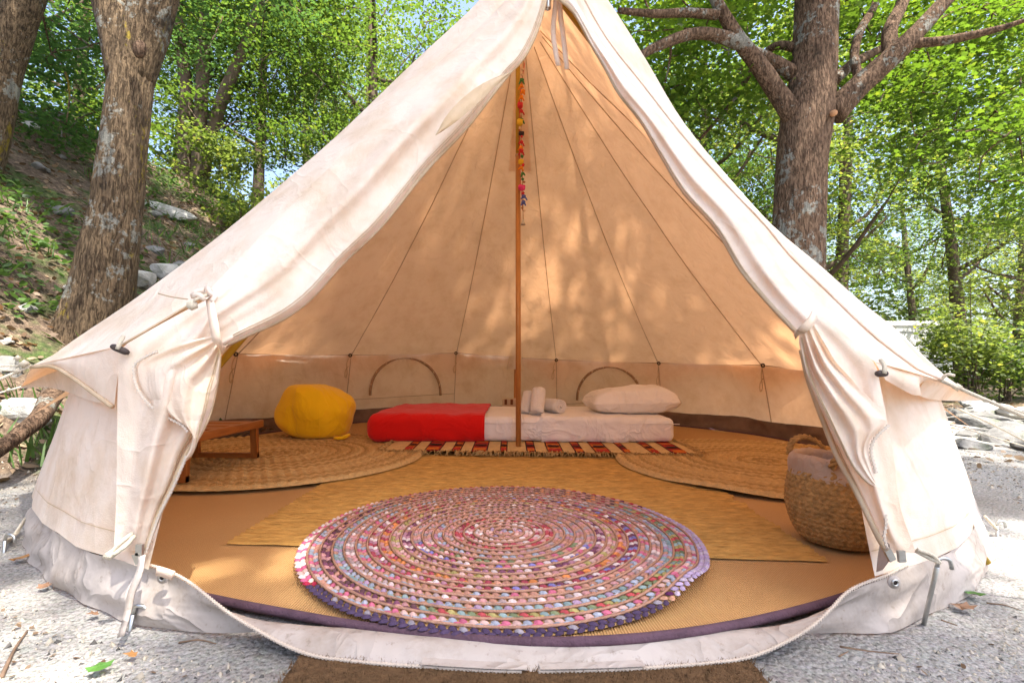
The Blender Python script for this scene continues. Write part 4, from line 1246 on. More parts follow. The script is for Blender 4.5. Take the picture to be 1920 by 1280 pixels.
# ---------------------------------------------------------------- trees
def bark_mat(name, c0, c1, lichen, yellow, moss=0.0):
    t = NT(name); v = t.coords((1, 1, 0.26)); vv = t.coords()
    rid = t.noise(v, 46, 7, 0.7, 0.6); fine = t.noise(vv, 90, 5, 0.7)
    crack = t.ramp(t.noise(t.coords((1, 1, 0.17)), 70, 5, 0.65, 0.9), [(0.40, (0, 0, 0)), (0.50, (1, 1, 1))])
    c = t.ramp(rid, [(0.30, c0), (0.62, c1)])
    c = t.mix(0.75, c, t.mix(0.35, crack, (1, 1, 1)), 'MULTIPLY')
    big = t.noise(vv, 3.3, 5, 0.6); spk = t.noise(vv, 22, 5, 0.7)
    lm = t.ramp(t.math('ADD', t.math('MULTIPLY', big, 0.62), t.math('MULTIPLY', spk, 0.38)), [(lichen, (0, 0, 0)), (lichen + 0.025, (1, 1, 1))])
    c = t.mix(t.math('MULTIPLY', lm, 0.85), c, t.ramp(fine, [(0.3, (0.17, 0.17, 0.145)), (0.7, (0.36, 0.355, 0.31))]))
    yb = t.noise(t.coords((1, 1, 0.3)), 5.0, 5, 0.65)
    ym = t.ramp(t.math('ADD', t.math('MULTIPLY', yb, 0.7), t.math('MULTIPLY', spk, 0.3)), [(yellow, (0, 0, 0)), (yellow + 0.03, (1, 1, 1))])
    c = t.mix(t.math('MULTIPLY', ym, 0.8), c, (0.30, 0.22, 0.03))
    dk = t.noise(vv, 5.0, 4, 0.6)
    c = t.mix(t.ramp(dk, [(0.60, (0, 0, 0)), (0.70, (0.8, 0.8, 0.8))]), c, (0.03, 0.024, 0.018))
    h = t.math('ADD', t.math('ADD', rid, t.math('MULTIPLY', crack, 0.5)), t.math('MULTIPLY', fine, 0.35))
    return t.done(t.principled(c, 0.95, t.bump(h, 1.0, 0.018), 0.1))
M_BARK = bark_mat('maple_bark', (0.060, 0.040, 0.027), (0.215, 0.15, 0.09), 0.54, 0.575)
M_BARK2 = bark_mat('maple_bark_reddish', (0.070, 0.040, 0.027), (0.215, 0.14, 0.092), 0.545, 0.72)
M_BARK_FAR = simple('grey_brown_bark', (0.115, 0.085, 0.062), 0.95, 0.4, 9, 0.6, 40, 0.1, stretch=(1, 1, 0.3))

def leaf_mat(name, lo, hi, trans, tf=0.5):
    t = NT(name)
    a = t.n('Attribute', attribute_name='Col')
    sp = t.n('SeparateColor'); t.l(a.outputs['Color'], sp.inputs[0])
    c = t.ramp(sp.outputs[0], [(0.0, lo), (1.0, hi)])
    ct = t.ramp(sp.outputs[0], [(0.0, tuple(x * 0.75 for x in trans)), (0.8, trans), (1.0, (trans[0] * 1.5, trans[1] * 1.1, trans[2]))])
    p = t.principled(c, 0.5, None, 0.35)
    tr = t.n('BsdfTranslucent'); t.l(ct, tr.inputs[0])
    m = t.n('MixShader'); m.inputs[0].default_value = tf
    t.l(p.outputs[0], m.inputs[1]); t.l(tr.outputs[0], m.inputs[2])
    return t.done(m)
M_LEAF = leaf_mat('maple_leaf', (0.022, 0.052, 0.010), (0.075, 0.12, 0.018), (0.165, 0.285, 0.020), 0.5)
M_LEAF_FAR = leaf_mat('far_leaf', (0.024, 0.055, 0.014), (0.08, 0.122, 0.024), (0.165, 0.275, 0.030), 0.5)
M_LEAF_PALE = leaf_mat('pale_leaf', (0.04, 0.075, 0.025), (0.145, 0.19, 0.045), (0.29, 0.38, 0.06), 0.5)
M_LEAF_DEEP = leaf_mat('deep_leaf', (0.016, 0.042, 0.014), (0.05, 0.09, 0.026), (0.12, 0.24, 0.045), 0.5)
M_IVY = leaf_mat('ivy_leaf', (0.025, 0.055, 0.015), (0.10, 0.17, 0.045), (0.16, 0.30, 0.05), 0.35)
M_DRY = leaf_mat('dry_leaf', (0.10, 0.06, 0.035), (0.34, 0.24, 0.15), (0.25, 0.15, 0.06), 0.2)

MAPLE = np.array([(0, 0), (0.16, 0.06), (0.42, 0.02), (0.34, 0.26), (0.52, 0.50), (0.24, 0.52), (0.0, 1.0), (-0.24, 0.52), (-0.52, 0.50), (-0.34, 0.26), (-0.42, 0.02), (-0.16, 0.06)])
DIAM = np.array([(0, 0), (0.34, 0.45), (0, 1.0), (-0.34, 0.45)])
OVAL = np.array([(0, 0), (0.26, 0.25), (0.27, 0.6), (0, 1.0), (-0.27, 0.6), (-0.26, 0.25)])
def leaves(pos, size, shape, tilt=0.6, g=None, droop=0.25, shade=None, fold=0.12):
    """leaf-sized faces at pos (n,3); returns V, F(n,k), colours"""
    g = g or rng
    n, k = len(pos), len(shape)
    az = g.uniform(0, 2 * math.pi, n)
    nrm = np.stack([g.normal(0, tilt, n), g.normal(0, tilt, n), np.ones(n)], 1); nrm /= np.linalg.norm(nrm, axis=1, keepdims=True)
    d = np.stack([np.cos(az), np.sin(az), -droop + g.normal(0, 0.2, n)], 1)
    d -= nrm * np.sum(d * nrm, 1, keepdims=True); d /= np.linalg.norm(d, axis=1, keepdims=True)
    s = np.cross(d, nrm)
    sz = size * g.uniform(0.65, 1.25, n)
    L = shape[None, :, :] * sz[:, None, None]
    V = pos[:, None] + s[:, None] * L[..., :1] + d[:, None] * L[..., 1:] - nrm[:, None] * (fold * np.abs(L[..., :1]) + 0.15 * L[..., 1:] ** 2 / size)
    F = np.arange(n * k).reshape(n, k)
    c = g.uniform(0, 1, n) if shade is None else np.clip(shade + g.normal(0, 0.2, n), 0, 1)
    C = np.repeat(c, k)[:, None] * np.ones(3)
    return V.reshape(-1, 3), F, C

def trunk_mesh(pts, rad, n=40, step=0.035, amp=0.10, seed=0.0, flare=0.0):
    pts = np.array(pts, float); L = np.sum(np.linalg.norm(np.diff(pts, axis=0), axis=1))
    m = max(6, int(L / step)); q = resample(pts, m)
    t0 = np.concatenate([[0], np.cumsum(np.linalg.norm(np.diff(pts, axis=0), axis=1))]); t0 /= t0[-1]
    r = np.interp(np.linspace(0, 1, m), t0, rad)
    V, F = tube(q, r, n)
    V = V.reshape(m, n, 3)
    for i in range(m):
        for j in range(n):
            d = V[i, j] - q[i]; a = 2 * math.pi * j / n
            k = 0.55 * noise.noise((math.cos(a) * 1.3, math.sin(a) * 1.3, q[i][2] * 1.3 + seed)) \
                + 0.42 * noise.noise((math.cos(a) * 5.5, math.sin(a) * 5.5, q[i][2] * 2.2 + seed)) + 0.22 * noise.noise((math.cos(a) * 13, math.sin(a) * 13, q[i][2] * 6 + seed))
            V[i, j] = q[i] + d * (1 + amp * k)
    return V.reshape(-1, 3), F

def grow(skel, targets, r0=0.016, r1=0.004, g=None, droop=0.08, n=5):
    """connect each target to the nearest piece of the skeleton with a bowed, tapering branch"""
    g = g or rng
    nodes = np.array(skel, float); parts = []
    order = np.argsort([np.min(np.linalg.norm(nodes - t, axis=1)) for t in targets])
    for i in order:
        t = targets[i]
        d = np.linalg.norm(nodes - t, axis=1); k = int(np.argmin(d)); a = nodes[k]; L = d[k]
        if L < 0.05: continue
        mid = (a + t) / 2 + g.normal(0, 0.07 * L, 3) + np.array((0, 0, droop * L))
        q = resample([a, mid, t], 5)
        rr = min(r0, 0.006 + 0.011 * L)
        parts.append(tube(q, np.linspace(rr, r1, 5), n, False))
        nodes = np.vstack([nodes, q[1:]])
    return parts

def spray_pos(centres, per, sx, sz, g=None):
    g = g or rng
    n = len(centres) * per
    c = np.repeat(np.asarray(centres), per, axis=0)
    d = g.normal(0, 1, (n, 3)); d /= np.linalg.norm(d, axis=1, keepdims=True)
    d *= (g.uniform(0, 1, n) ** 0.45)[:, None]
    return c + d * np.array((sx, sx, sz))

# ---- the two big trees beside the tent
def limb(parent, pts, rad, name='branch', n=14, seed=1.0, mat=None):
    V, F = trunk_mesh(pts, rad, n, 0.05, 0.14, seed)
    return mk(name, V, F, mat or M_BARK2, parent)

TL = thing('maple_tree', 'thick lichen patched maple leaning beside the left of the tent', 'tree', tuple(np.array((-2.75, 3.35, 0.4))))
YL = 3.35
k = YL / FPX
tl = [P(150, 700, YL), P(172, 620, YL), P(190, 560, YL), P(203, 480, YL), P(217, 400, YL), P(230, 300, YL), P(241, 200, YL), P(248, 120, YL), P(252, 40, YL)]
mk('trunk', *trunk_mesh(tl, [70 * k, 58 * k, 51 * k, 46 * k, 41 * k, 38 * k, 36 * k, 37 * k, 32 * k], 64, 0.022, 0.11, 3.0), M_BARK, TL)
fl = [P(238, 150, YL), P(228, 60, YL), P(205, -30, YL), P(150, -190, YL), P(80, -420, YL + 0.2), P(20, -700, YL + 0.4)]
fr = [P(252, 150, YL), P(272, 60, YL), P(296, -30, YL), P(322, -160, YL), P(370, -420, YL - 0.2), P(430, -760, YL - 0.5)]
limb(TL, fl, [32 * k, 37 * k, 36 * k, 30 * k, 22 * k, 14 * k], n=30, seed=4.0, mat=M_BARK)
limb(TL, fr, [32 * k, 38 * k, 38 * k, 33 * k, 26 * k, 16 * k], n=30, seed=6.0, mat=M_BARK)
mk('knot_scar', ICO2[0] * np.array((0.045, 0.03, 0.065)) + P(262, 93, YL - 0.165), ICO2[1], M_BARK2, TL)
g1 = np.random.default_rng(5)
def ell(c, r, n, g, flat=False):
    d = g.normal(0, 1, (n, 3)); d /= np.linalg.norm(d, axis=1, keepdims=True)
    return np.array(c) + d * (g.uniform(0, 1, n) ** 0.42)[:, None] * np.array(r)
tgtL = np.vstack([ell((-3.6, 4.2, 7.4), (2.8, 2.6, 2.0), 55, g1), ell((-0.4, 0.2, 11.0), (3.2, 3.4, 1.5), 70, g1)])
sk = np.vstack([resample(fl, 20), resample(fr, 20)])
V, F = mb(*grow(sk, tgtL, 0.022, 0.005, g1))
tag(mk('twigs', V, F, M_BARK, TL), kind='stuff')
lv = leaves(spray_pos(tgtL, 260, 0.47, 0.24, g1), 0.10, DIAM, 0.45, g1)
tag(mk('crown', lv[0], lv[1], M_LEAF, TL, False, lv[2]), kind='stuff')

TR = thing('maple_tree', 'big reddish maple with spreading limbs behind the right of the tent', 'tree', (2.65, 4.5, 0.0))
YR = 4.5; k = YR / FPX
tr_ = [P(1492, 760, YR), P(1494, 620, YR), P(1496, 490, YR), P(1498, 400, YR), P(1503, 300, YR), P(1512, 220, YR), P(1524, 140, YR), P(1530, 50, YR), P(1533, -40, YR), P(1540, -260, YR), P(1560, -600, YR)]
mk('trunk', *trunk_mesh(tr_, [52 * k, 47 * k, 44 * k, 44 * k, 44 * k, 47 * k, 40 * k, 38 * k, 38 * k, 32 * k, 22 * k], 64, 0.03, 0.10, 8.0), M_BARK2, TR)
limbs = [
 ([(1490,222,4.45),(1455,170,4.42),(1420,118,4.38),(1388,78,4.33),(1358,30,4.28),(1338,-10,4.25),(1300,-120,4.1),(1240,-320,3.9)], [20,17,15,13,11,10,8,4]),
 ([(1388,82,4.33),(1340,66,4.28),(1300,64,4.2),(1255,78,4.15),(1205,102,4.1),(1180,120,4.05)], [13,11,10,9,7,4]),
 ([(1345,28,4.27),(1290,24,4.2),(1230,26,4.1),(1160,20,4.0)], [9,8,7,5]),
 ([(1488,140,4.5),(1455,118,4.5),(1428,104,4.45),(1405,92,4.4)], [14,12,10,8]),
 ([(1492,90,4.55),(1460,85,4.7),(1440,95,4.8),(1405,140,5.0),(1370,195,5.2),(1312,262,5.5)], [9,8,7,6,5,3]),
 ([(1560,215,4.45),(1600,172,4.4),(1645,132,4.35),(1685,96,4.3),(1722,58,4.3),(1765,10,4.3),(1800,-30,4.3),(1900,-200,4.2)], [24,21,19,18,15,13,11,6]),
 ([(1672,108,4.32),(1668,60,4.4),(1690,10,4.5),(1715,-60,4.6),(1760,-260,4.8)], [14,13,11,9,5]),
 ([(1700,82,4.3),(1760,78,4.2),(1815,68,4.1),(1880,52,4.0),(1940,32,3.9)], [9,8,7,5,3]),
 ([(1612,150,4.5),(1602,110,4.55),(1612,60,4.65),(1640,10,4.75),(1650,-60,4.9)], [9,8,8,7,5]),
 ([(1565,150,4.6),(1600,120,4.8),(1640,98,5.0),(1700,70,5.3)], [11,10,8,6]),
 ([(1530,-40,4.4),(1450,-200,3.4),(1300,-420,2.6),(1150,-700,2.0)], [9,7,5,3]),
 ([(1540,-80,4.4),(1640,-260,3.6),(1760,-520,2.9),(1860,-900,2.3)], [9,7,5,3]),
]
sk = []
for i, (pp, rr) in enumerate(limbs):
    q = [P(*p) for p in pp]
    limb(TR, q, [r * k for r in rr], n=16, seed=10.0 + i)
    sk.append(resample(q, 16))
sk = np.vstack(sk)
mk('cut_stub', *tube([P(1560, 214, 4.34), P(1564, 212, 4.22)], 0.028, 12), simple('cut_wood', (0.42, 0.22, 0.11), 0.8), TR)
g2 = np.random.default_rng(21)
def px_box(x0, x1, y0, y1, Y0, Y1, n, g):
    return np.array([P(g.uniform(x0, x1), g.uniform(y0, y1), g.uniform(Y0, Y1)) for _ in range(n)])
tgtR = np.vstack([px_box(1150, 1410, -60, 230, 4.7, 6.8, 75, g2), px_box(1620, 1980, -60, 280, 4.8, 7.2, 115, g2), px_box(1400, 1640, -60, 200, 5.6, 6.8, 30, g2), px_box(1700, 1990, 150, 420, 4.8, 6.8, 30, g2),
                  ell((3.2, 5.4, 6.8), (3.0, 2.4, 1.8), 70, g2)])
tgtT = np.vstack([ell((4.0, 0.2, 11.0), (2.8, 3.6, 1.5), 66, g2), ell((2.6, -2.9, 9.8), (3.2, 1.8, 1.2), 35, g2), ell((2.9, -1.8, 9.8), (1.0, 0.75, 0.5), 15, g2)])  # last cluster is added out of view to keep sun off the rag rug
hi = [P(1548, -420, 4.6), np.array((2.8, 3.2, 8.6)), np.array((3.2, 1.2, 10.4)), np.array((3.0, -2.0, 10.2))]
limb(TR, hi, [0.06, 0.04, 0.028, 0.015], n=14, seed=40.0)
sk = np.vstack([sk, resample(hi, 16)])
V, F = mb(*grow(sk, np.vstack([tgtR, tgtT]), 0.018, 0.004, g2, 0.05))
tag(mk('twigs', V, F, M_BARK2, TR), kind='stuff')
lv = leaves(spray_pos(tgtR, 110, 0.50, 0.16, g2), 0.062, MAPLE, 0.42, g2)
tag(mk('crown', lv[0], lv[1], M_LEAF, TR, False, lv[2]), kind='stuff')
lv = leaves(spray_pos(tgtT, 260, 0.47, 0.24, g2), 0.10, DIAM, 0.45, g2)
tag(mk('crown', lv[0], lv[1], M_LEAF, TR, False, lv[2]), kind='stuff')

# ---- a dark leaning trunk cut by the left edge of the picture
def slim_tree(name, label, path, rad, targets, leaf, per=90, size=0.1, sx=0.6, sz=0.2, mat=M_BARK_FAR, group=None, seed=1, n=16, shape=DIAM):
    g = np.random.default_rng(seed)
    t = thing(name, label, 'tree', tuple(path[0]), group)
    mk('trunk', *trunk_mesh(path, rad, n, 0.08, 0.12, seed), mat, t)
    sk = resample(path, 24)[10:]
    V, F = mb(*grow(sk, targets, rad[-1] * 1.2, 0.006, g))
    tag(mk('twigs', V, F, mat, t), kind='stuff')
    lv = leaves(spray_pos(targets, per, sx, sz, g), size, shape, 0.45, g)
    tag(mk('crown', lv[0], lv[1], leaf, t, False, lv[2]), kind='stuff')
    return t
g3 = np.random.default_rng(3)
def gp(x, y): return np.array((x, y, terrain(x, y) - 0.15))
p0 = P(-75, 420, 4.2); p0[2] = terrain(p0[0], p0[1]) - 0.2
slim_tree('maple_tree', 'dark trunk leaning in at the top left corner', [p0, P(-40, 300, 4.2), P(2, 130, 4.2), P(48, 0, 4.2), P(110, -200, 4.3), P(200, -520, 4.6)], [0.2, .17, .15, .135, .12, .07],
          np.vstack([px_box(-120, 190, 20, 290, 5.0, 7.0, 60, g3), ell((-4.5, 5.5, 5.5), (2.2, 2.0, 1.6), 60, g3)]), M_LEAF_DEEP, 120, 0.062, 0.5, 0.16, M_BARK, seed=31)
br = [P(40, 128, 4.25), P(90, 140, 4.6), P(140, 160, 5.0), P(190, 188, 5.4)]
# clump of three slender trunks on the crest
for lab, pts, r, tg, sd in (
    ('straight slender tree on the hill crest, leftmost of three behind the thick trunk', [(349,372),(346,300),(350,180),(340,90),(335,0),(330,-200),(320,-420)], 0.11, (-6.6, 9.6, 8.2), 41),
    ('slender middle tree of the three on the hill crest', [(368,382),(372,300),(378,180),(384,60),(388,-60),(392,-300),(400,-520)], 0.115, (-5.4, 9.4, 8.6), 42),
    ('slender tree on the hill crest leaning to the right', [(366,386),(388,290),(412,200),(440,130),(470,60),(505,-80),(540,-300)], 0.11, (-4.0, 9.4, 7.4), 43)):
    q = [P(a, b, 8.9) for a, b in pts]; q[0] = q[0] - np.array((0, 0, 0.5))
    g = np.random.default_rng(sd)
    slim_tree('slender_tree', lab, q, [r * 1.2, r, r, r * .9, r * .85, r * .6, r * .35], np.vstack([ell(tg, (2.2, 1.8, 2.6), 80, g), px_box(300, 640, 0, 300, 8.2, 10.0, 40, g)]), M_LEAF_FAR, 100, 0.08, 0.62, 0.2, seed=sd,
              group='slender trees on the hill crest')

# ---- woodland behind: a few kinds, each tree a copy standing on its own
def make_far(kind, leafm, seed, H, cr, base, nt, per, size):
    g = np.random.default_rng(seed)
    t = thing('woodland_tree', 'woodland tree', 'tree', (0, 0, 0))
    lean = g.normal(0, 0.35, 2)
    path = [np.array((0, 0, -0.3)), np.array((lean[0] * .3, lean[1] * .3, H * .3)), np.array((lean[0], lean[1], H * .62)), np.array((lean[0] * 1.4, lean[1] * 1.4, H * .95))]
    rad = [0.20, 0.14, 0.10, 0.03]
    parts = [trunk_mesh(path, rad, 12, 0.15, 0.12, seed)]
    sk = [resample(path, 20)[5:]]
    for b in range(7):
        a = b * 2.4 + g.uniform(0, 1); z = H * g.uniform(.22, .6); c = np.array((lean[0] * z / H, lean[1] * z / H, z)); L = cr * g.uniform(.5, .8)
        q = resample([c, c + np.array((math.cos(a), math.sin(a), .5)) * L * .5, c + np.array((math.cos(a), math.sin(a), .75)) * L], 10)
        parts.append(tube(q, np.linspace(0.065, 0.02, 10), 8, False)); sk.append(q)
    tg = ell((0, 0, (H + base) / 2), (cr, cr, (H - base) / 2), nt, g)
    parts += grow(np.vstack(sk), tg, 0.035, 0.006, g, 0.06, 4)
    mk('trunk', *mb(*parts), M_BARK_FAR, t)
    lv = leaves(spray_pos(tg, per, 0.68, 0.24, g), size, DIAM, 0.5, g)
    tag(mk('crown', lv[0], lv[1], leafm, t, False, lv[2]), kind='stuff')
    return t
FAR = [make_far(0, M_LEAF_FAR, 51, 10.0, 3.0, 2.2, 140, 105, 0.095), make_far(1, M_LEAF_PALE, 52, 9.0, 2.8, 1.4, 135, 105, 0.095),
       make_far(2, M_LEAF_DEEP, 53, 11.0, 3.2, 2.8, 145, 105, 0.095), make_far(3, M_LEAF_PALE, 54, 7.0, 2.6, 0.9, 110, 110, 0.09)]
W_GROUP = 'woodland trees behind the clearing'
spots = [  # x, y, kind, scale, label
 (-8.8, 8.2, 2, .75, 'dark leafy tree on the crest at the far left'), (-11.5, 12.5, 0, .95, None), (-7.2, 13.5, 2, .9, None), (-3.4, 12.0, 0, 1.0, 'bright leafy tree on the slope left of the tent peak'),
 (-5.0, 17.5, 1, 1.1, None), (-0.8, 14.5, 2, .95, None), (-13.5, 19, 0, 1.1, None), (-9.0, 21, 2, 1.1, None), (1.5, 18, 0, 1.05, None),
 (3.9, 10.2, 0, .85, 'bright leafy tree between the tent and the reddish trunk'), (5.5, 9.4, 1, 1.0, 'pale leafy tree just right of the reddish trunk'), (5.2, 15.0, 2, 1.0, None), (8.2, 12.2, 0, 1.05, None),
 (10.8, 8.8, 3, 1.0, 'pale low branched tree at the right edge'), (12.2, 13.2, 0, 1.0, None), (9.8, 17.0, 2, 1.0, None), (14.6, 10.8, 2, .9, 'dark tree at the far right edge'), (15.4, 24.5, 1, 1.1, None), (19.5, 23.5, 0, 1.15, None), (20, 15, 1, 1.0, None),
 (6.8, 22, 0, 1.1, None), (11.5, 26, 2, 1.1, None), (24, 20, 0, 1.1, None), (-17, 14, 2, 1.0, None), (17.0, 16.4, 3, 1.0, None), (24, 29, 1, 1.2, None), (2.5, 25, 1, 1.2, None), (-3, 25, 2, 1.2, None)]
used = set()
for i, (x, y, kd, sc, lab) in enumerate(spots):
    if kd in used: o = copy_tree(FAR[kd])
    else: o = FAR[kd]; used.add(kd)
    o.location = (x, y, terrain(x, y) - 0.05)
    o.rotation_euler = (0, 0, i * 1.7); o.scale = (sc, sc, sc * (1 + 0.08 * math.sin(i)))
    kindname = ('mid green', 'pale green', 'dark green', 'pale low branched')[kd]
    side = 'left of the tent' if x < -2 else 'behind the tent' if x < 4.5 * y / 12 else 'right of the tent'
    tag(o, lab or kindname + ' tree deep in the wood ' + side, 'tree', W_GROUP if not lab else 'woodland trees at the edge of the clearing')

# far wood closing the view between the trunks
g4 = np.random.default_rng(77)
cc = []
for i in range(520):
    a = g4.uniform(-62, 62); d = g4.uniform(30, 40); x, y = d * math.sin(math.radians(a)), d * math.cos(math.radians(a))
    if i % 3: cc.append((x, y, terrain(x, y, False) + abs(g4.normal(0, 2.6)) + 0.3))
    else: cc.append((x, y, terrain(x, y, False) + g4.uniform(0, 9)))
lv = leaves(spray_pos(np.array(cc), 60, 1.5, 0.8, g4), 0.34, DIAM, 0.6, g4)
tag(mk('far_wood', lv[0], lv[1], M_LEAF_PALE, None, False, lv[2]), 'far off leafy wood closing the view behind the trees', 'wood', kind='stuff')

# ---------------------------------------------------------------- bushes and small plants
def bush(label, x, y, r, h, n, leafm, seed, size=0.07, shape=OVAL, name='bush'):
    g = np.random.default_rng(seed); z = terrain(x, y)
    t = thing(name, label, 'bush', (x, y, z))
    tg = ell((x, y, z + h * 0.55), (r, r, h * 0.5), n, g)
    tg[:, 2] = np.maximum(tg[:, 2], z + 0.08)
    up = g.random(n) < 0.15; tg[up, 2] += g.uniform(0.1, 0.45, up.sum()) * h; tg[:, :2] += g.normal(0, 0.18 * r, (n, 2))
    parts = [tube(resample([(x + g.normal(0, .06), y + g.normal(0, .06), z - .05), (x + (q[0] - x) * .35, y + (q[1] - y) * .35, z + (q[2] - z) * .6), q], 6), np.linspace(.012, .004, 6), 5, False) for q in tg[:max(8, n // 4)]]
    mk('stems', *mb(*parts), M_BARK_FAR, t)
    lv = leaves(spray_pos(tg, 55, 0.30, 0.17, g), size, shape, 0.6, g)
    tag(mk('foliage', lv[0], lv[1], leafm, t, False, lv[2]), kind='stuff')
    return t
bp = G(1835, 752); 
bush('leafy sunlit bush beside the white van on the right', 7.45, 7.9, 0.62, 1.5, 60, M_LEAF_PALE, 61, 0.075)
bush('darker bush at the right edge behind the stones', 8.3, 8.2, 0.8, 1.2, 50, M_LEAF_FAR, 62, 0.075)
bush('low green bush at the right edge near the guy ropes', 9.6, 9.0, 1.0, 1.0, 40, M_LEAF_DEEP, 63, 0.08)
bush('green shrub on the slope under the slender trees', -5.2, 8.4, 0.7, 1.0, 30, M_LEAF_PALE, 64, 0.08)
bush('shrub on the crest left of the thick trunk', -6.4, 7.2, 0.7, 0.8, 26, M_LEAF_FAR, 65, 0.08)
bush('yellow green shrub on the crest behind the thick trunk', -4.3, 7.6, 0.5, 0.9, 24, M_LEAF_PALE, 66, 0.07)
bush('hazy shrub on the crest beside the tent roof', -3.7, 8.4, 0.9, 0.9, 30, M_LEAF_FAR, 67, 0.07)

# ivy, litter and grass on the hillside
g5 = np.random.default_rng(91)
pos = []
while len(pos) < 9500:
    x, y = g5.uniform(-9, -1.9), g5.uniform(0.9, 9.5)
    s = slope_s(x, y)
    if s < 0.12 or s > 6: continue
    f = noise.noise((x * 1.1, y * 1.1, 0.4)) + 0.25 * noise.noise((x * 3.2, y * 3.2, 2))
    if f < 0.06: continue
    pos.append((x, y, terrain(x, y) + g5.uniform(0.01, 0.11)))
lv = leaves(np.array(pos), 0.062, OVAL, 0.6, g5)
tag(mk('ground_cover', lv[0], lv[1], M_IVY, None, False, lv[2]), 'low ivy and herbs growing over the hillside', 'ground cover', kind='stuff')
pos = []
while len(pos) < 11000:
    if len(pos) < 9500: x, y = g5.uniform(-7, -1.75), g5.uniform(0.7, 8.0)
    else: x, y = g5.uniform(2.2, 8), g5.uniform(2.5, 8)
    s = slope_s(x, y)
    if x < 0 and (s < 0.0 + 0.1 * g5.random()): continue
    pos.append((x, y, terrain(x, y) + g5.uniform(0.004, 0.02)))
q = []
while len(q) < 3200:
    x, y = g5.uniform(-2.6, 3.2), g5.uniform(0.55, 3.0)
    if math.hypot(x - CX, y - CY) < 2.08 or (-0.36 < x < 0.41 and y < 0.86) or slope_s(x, y) > 0.2: continue
    q.append((x, y, terrain(x, y) + 0.004))
lv = leaves(np.array(pos), 0.055, OVAL, 0.55, g5)
l2 = leaves(np.array(q), 0.011, OVAL, 0.35, g5, shade=0.25)
lv = (np.vstack([lv[0], l2[0]]), np.vstack([lv[1], l2[1] + len(lv[0])]), np.vstack([lv[2], l2[2]]))
tag(mk('leaf_litter', lv[0], lv[1], M_DRY, None, False, lv[2]), 'dry brown leaf litter scattered under the trees', 'leaf litter', kind='stuff')
pos = []
BL = np.array([(-0.04, 0), (0.04, 0), (0.03, 0.6), (0, 1.0), (-0.03, 0.6)])
n = 3200; cpt = []
while len(cpt) < n:
    x, y = g5.uniform(-8, -1.9), g5.uniform(1.0, 9)
    if slope_s(x, y) < 0.2 or noise.noise((x * 1.6, y * 1.6, 9.4)) < 0.1: continue
    for _ in range(7): cpt.append((x + g5.normal(0, .05), y + g5.normal(0, .05), terrain(x, y)))
pos = np.array(cpt); n = len(pos)
az = g5.uniform(0, 6.28, n); hh = g5.uniform(0.07, 0.2, n); ln = g5.uniform(0.2, 0.9, n)
d = np.stack([np.cos(az) * ln, np.sin(az) * ln, np.ones(n)], 1); s = np.stack([-np.sin(az), np.cos(az), np.zeros(n)], 1)
V = pos[:, None] + (s[:, None] * BL[None, :, :1] * 0.9 + d[:, None] * BL[None, :, 1:] - np.array((0, 0, .35)) * (BL[None, :, 1:] ** 2) * ln[:, None, None]) * hh[:, None, None]
tag(mk('grass', V.reshape(-1, 3), np.arange(n * 5).reshape(n, 5), M_IVY, None, False, np.repeat(g5.uniform(0.4, 1, n), 5)[:, None] * np.ones(3)), 'thin tufts of grass on the hillside', 'grass', kind='stuff')

# ---------------------------------------------------------------- stones, logs, sticks
def stone_mat(name, c0, c1, moss):
    t = NT(name); v = t.coords(); nz = t.noise(v, 6, 6, 0.65); f = t.noise(v, 40, 5, 0.7)
    c = t.ramp(nz, [(0.3, c0), (0.68, c1)])
    c = t.mix(t.ramp(t.noise(v, 3.5, 5), [(0.58, (0, 0, 0)), (0.68, (moss, moss, moss))]), c, (0.05, 0.07, 0.02))
    return t.done(t.principled(c, 0.95, t.bump(t.math('ADD', nz, t.math('MULTIPLY', f, 0.5)), 0.9, 0.02), 0.15))
M_STONE, M_STONE_D = stone_mat('pale_limestone', (0.24, 0.23, 0.21), (0.52, 0.50, 0.46), 0.5), stone_mat('weathered_stone', (0.09, 0.088, 0.085), (0.26, 0.25, 0.235), 0.7)
def rock(label, p, size, seed, mat=None, group=None, rz=0.0, name='rock'):
    V, F = ICO3; V = V.copy(); r = random.Random(seed)
    V = np.sign(V) * np.abs(V) ** 0.8
    for _ in range(13):
        nn = np.array((r.gauss(0, 1), r.gauss(0, 1), r.gauss(0, 1))); nn /= np.linalg.norm(nn)
        dd = V @ nn; lim = r.uniform(0.62, 0.9)
        V = V - np.outer(np.maximum(0, dd - lim), nn)
    o = np.array((seed * 3.7, seed * 1.3, 0))
    for i in range(len(V)):
        q = V[i] + o
        V[i] *= 1 + 0.12 * noise.noise(tuple(q * 1.1)) + 0.05 * noise.noise(tuple(q * 3.5))
    M = np.array(Matrix.Rotation(rz, 3, 'Z') @ Matrix.Rotation(r.uniform(-.3, .3), 3, 'X') @ Matrix.Rotation(r.uniform(-.3, .3), 3, 'Y'))
    V = (V * np.array(size)) @ M.T
    ob = mk(name, V, F, mat or M_STONE, None, smooth=False)
    ob.location = tuple(p)
    return tag(ob, label, 'rock', group)
def rock_px(label, px, py, Y, w, h, seed, mat=None, group=None, d=0.8):
    p = P(px, py, Y); kx = Y / FPX
    return rock(label, p, (w * kx / 2, w * kx / 2 * d, h * kx / 2), seed, mat, group, 0.3 * seed)
rock_px('long pale slab lying on the slope right of the thick trunk', 312, 396, 6.6, 100, 26, 3)
rock_px('squarish white boulder beside the foot of the thick trunk', 266, 522, 4.3, 50, 46, 4)
rock_px('pale boulder touching the tent roof edge above the slope', 312, 508, 4.5, 55, 38, 5)
rock_px('small grey stone behind the pale boulders at the roof edge', 342, 500, 4.7, 40, 24, 6, M_STONE_D)
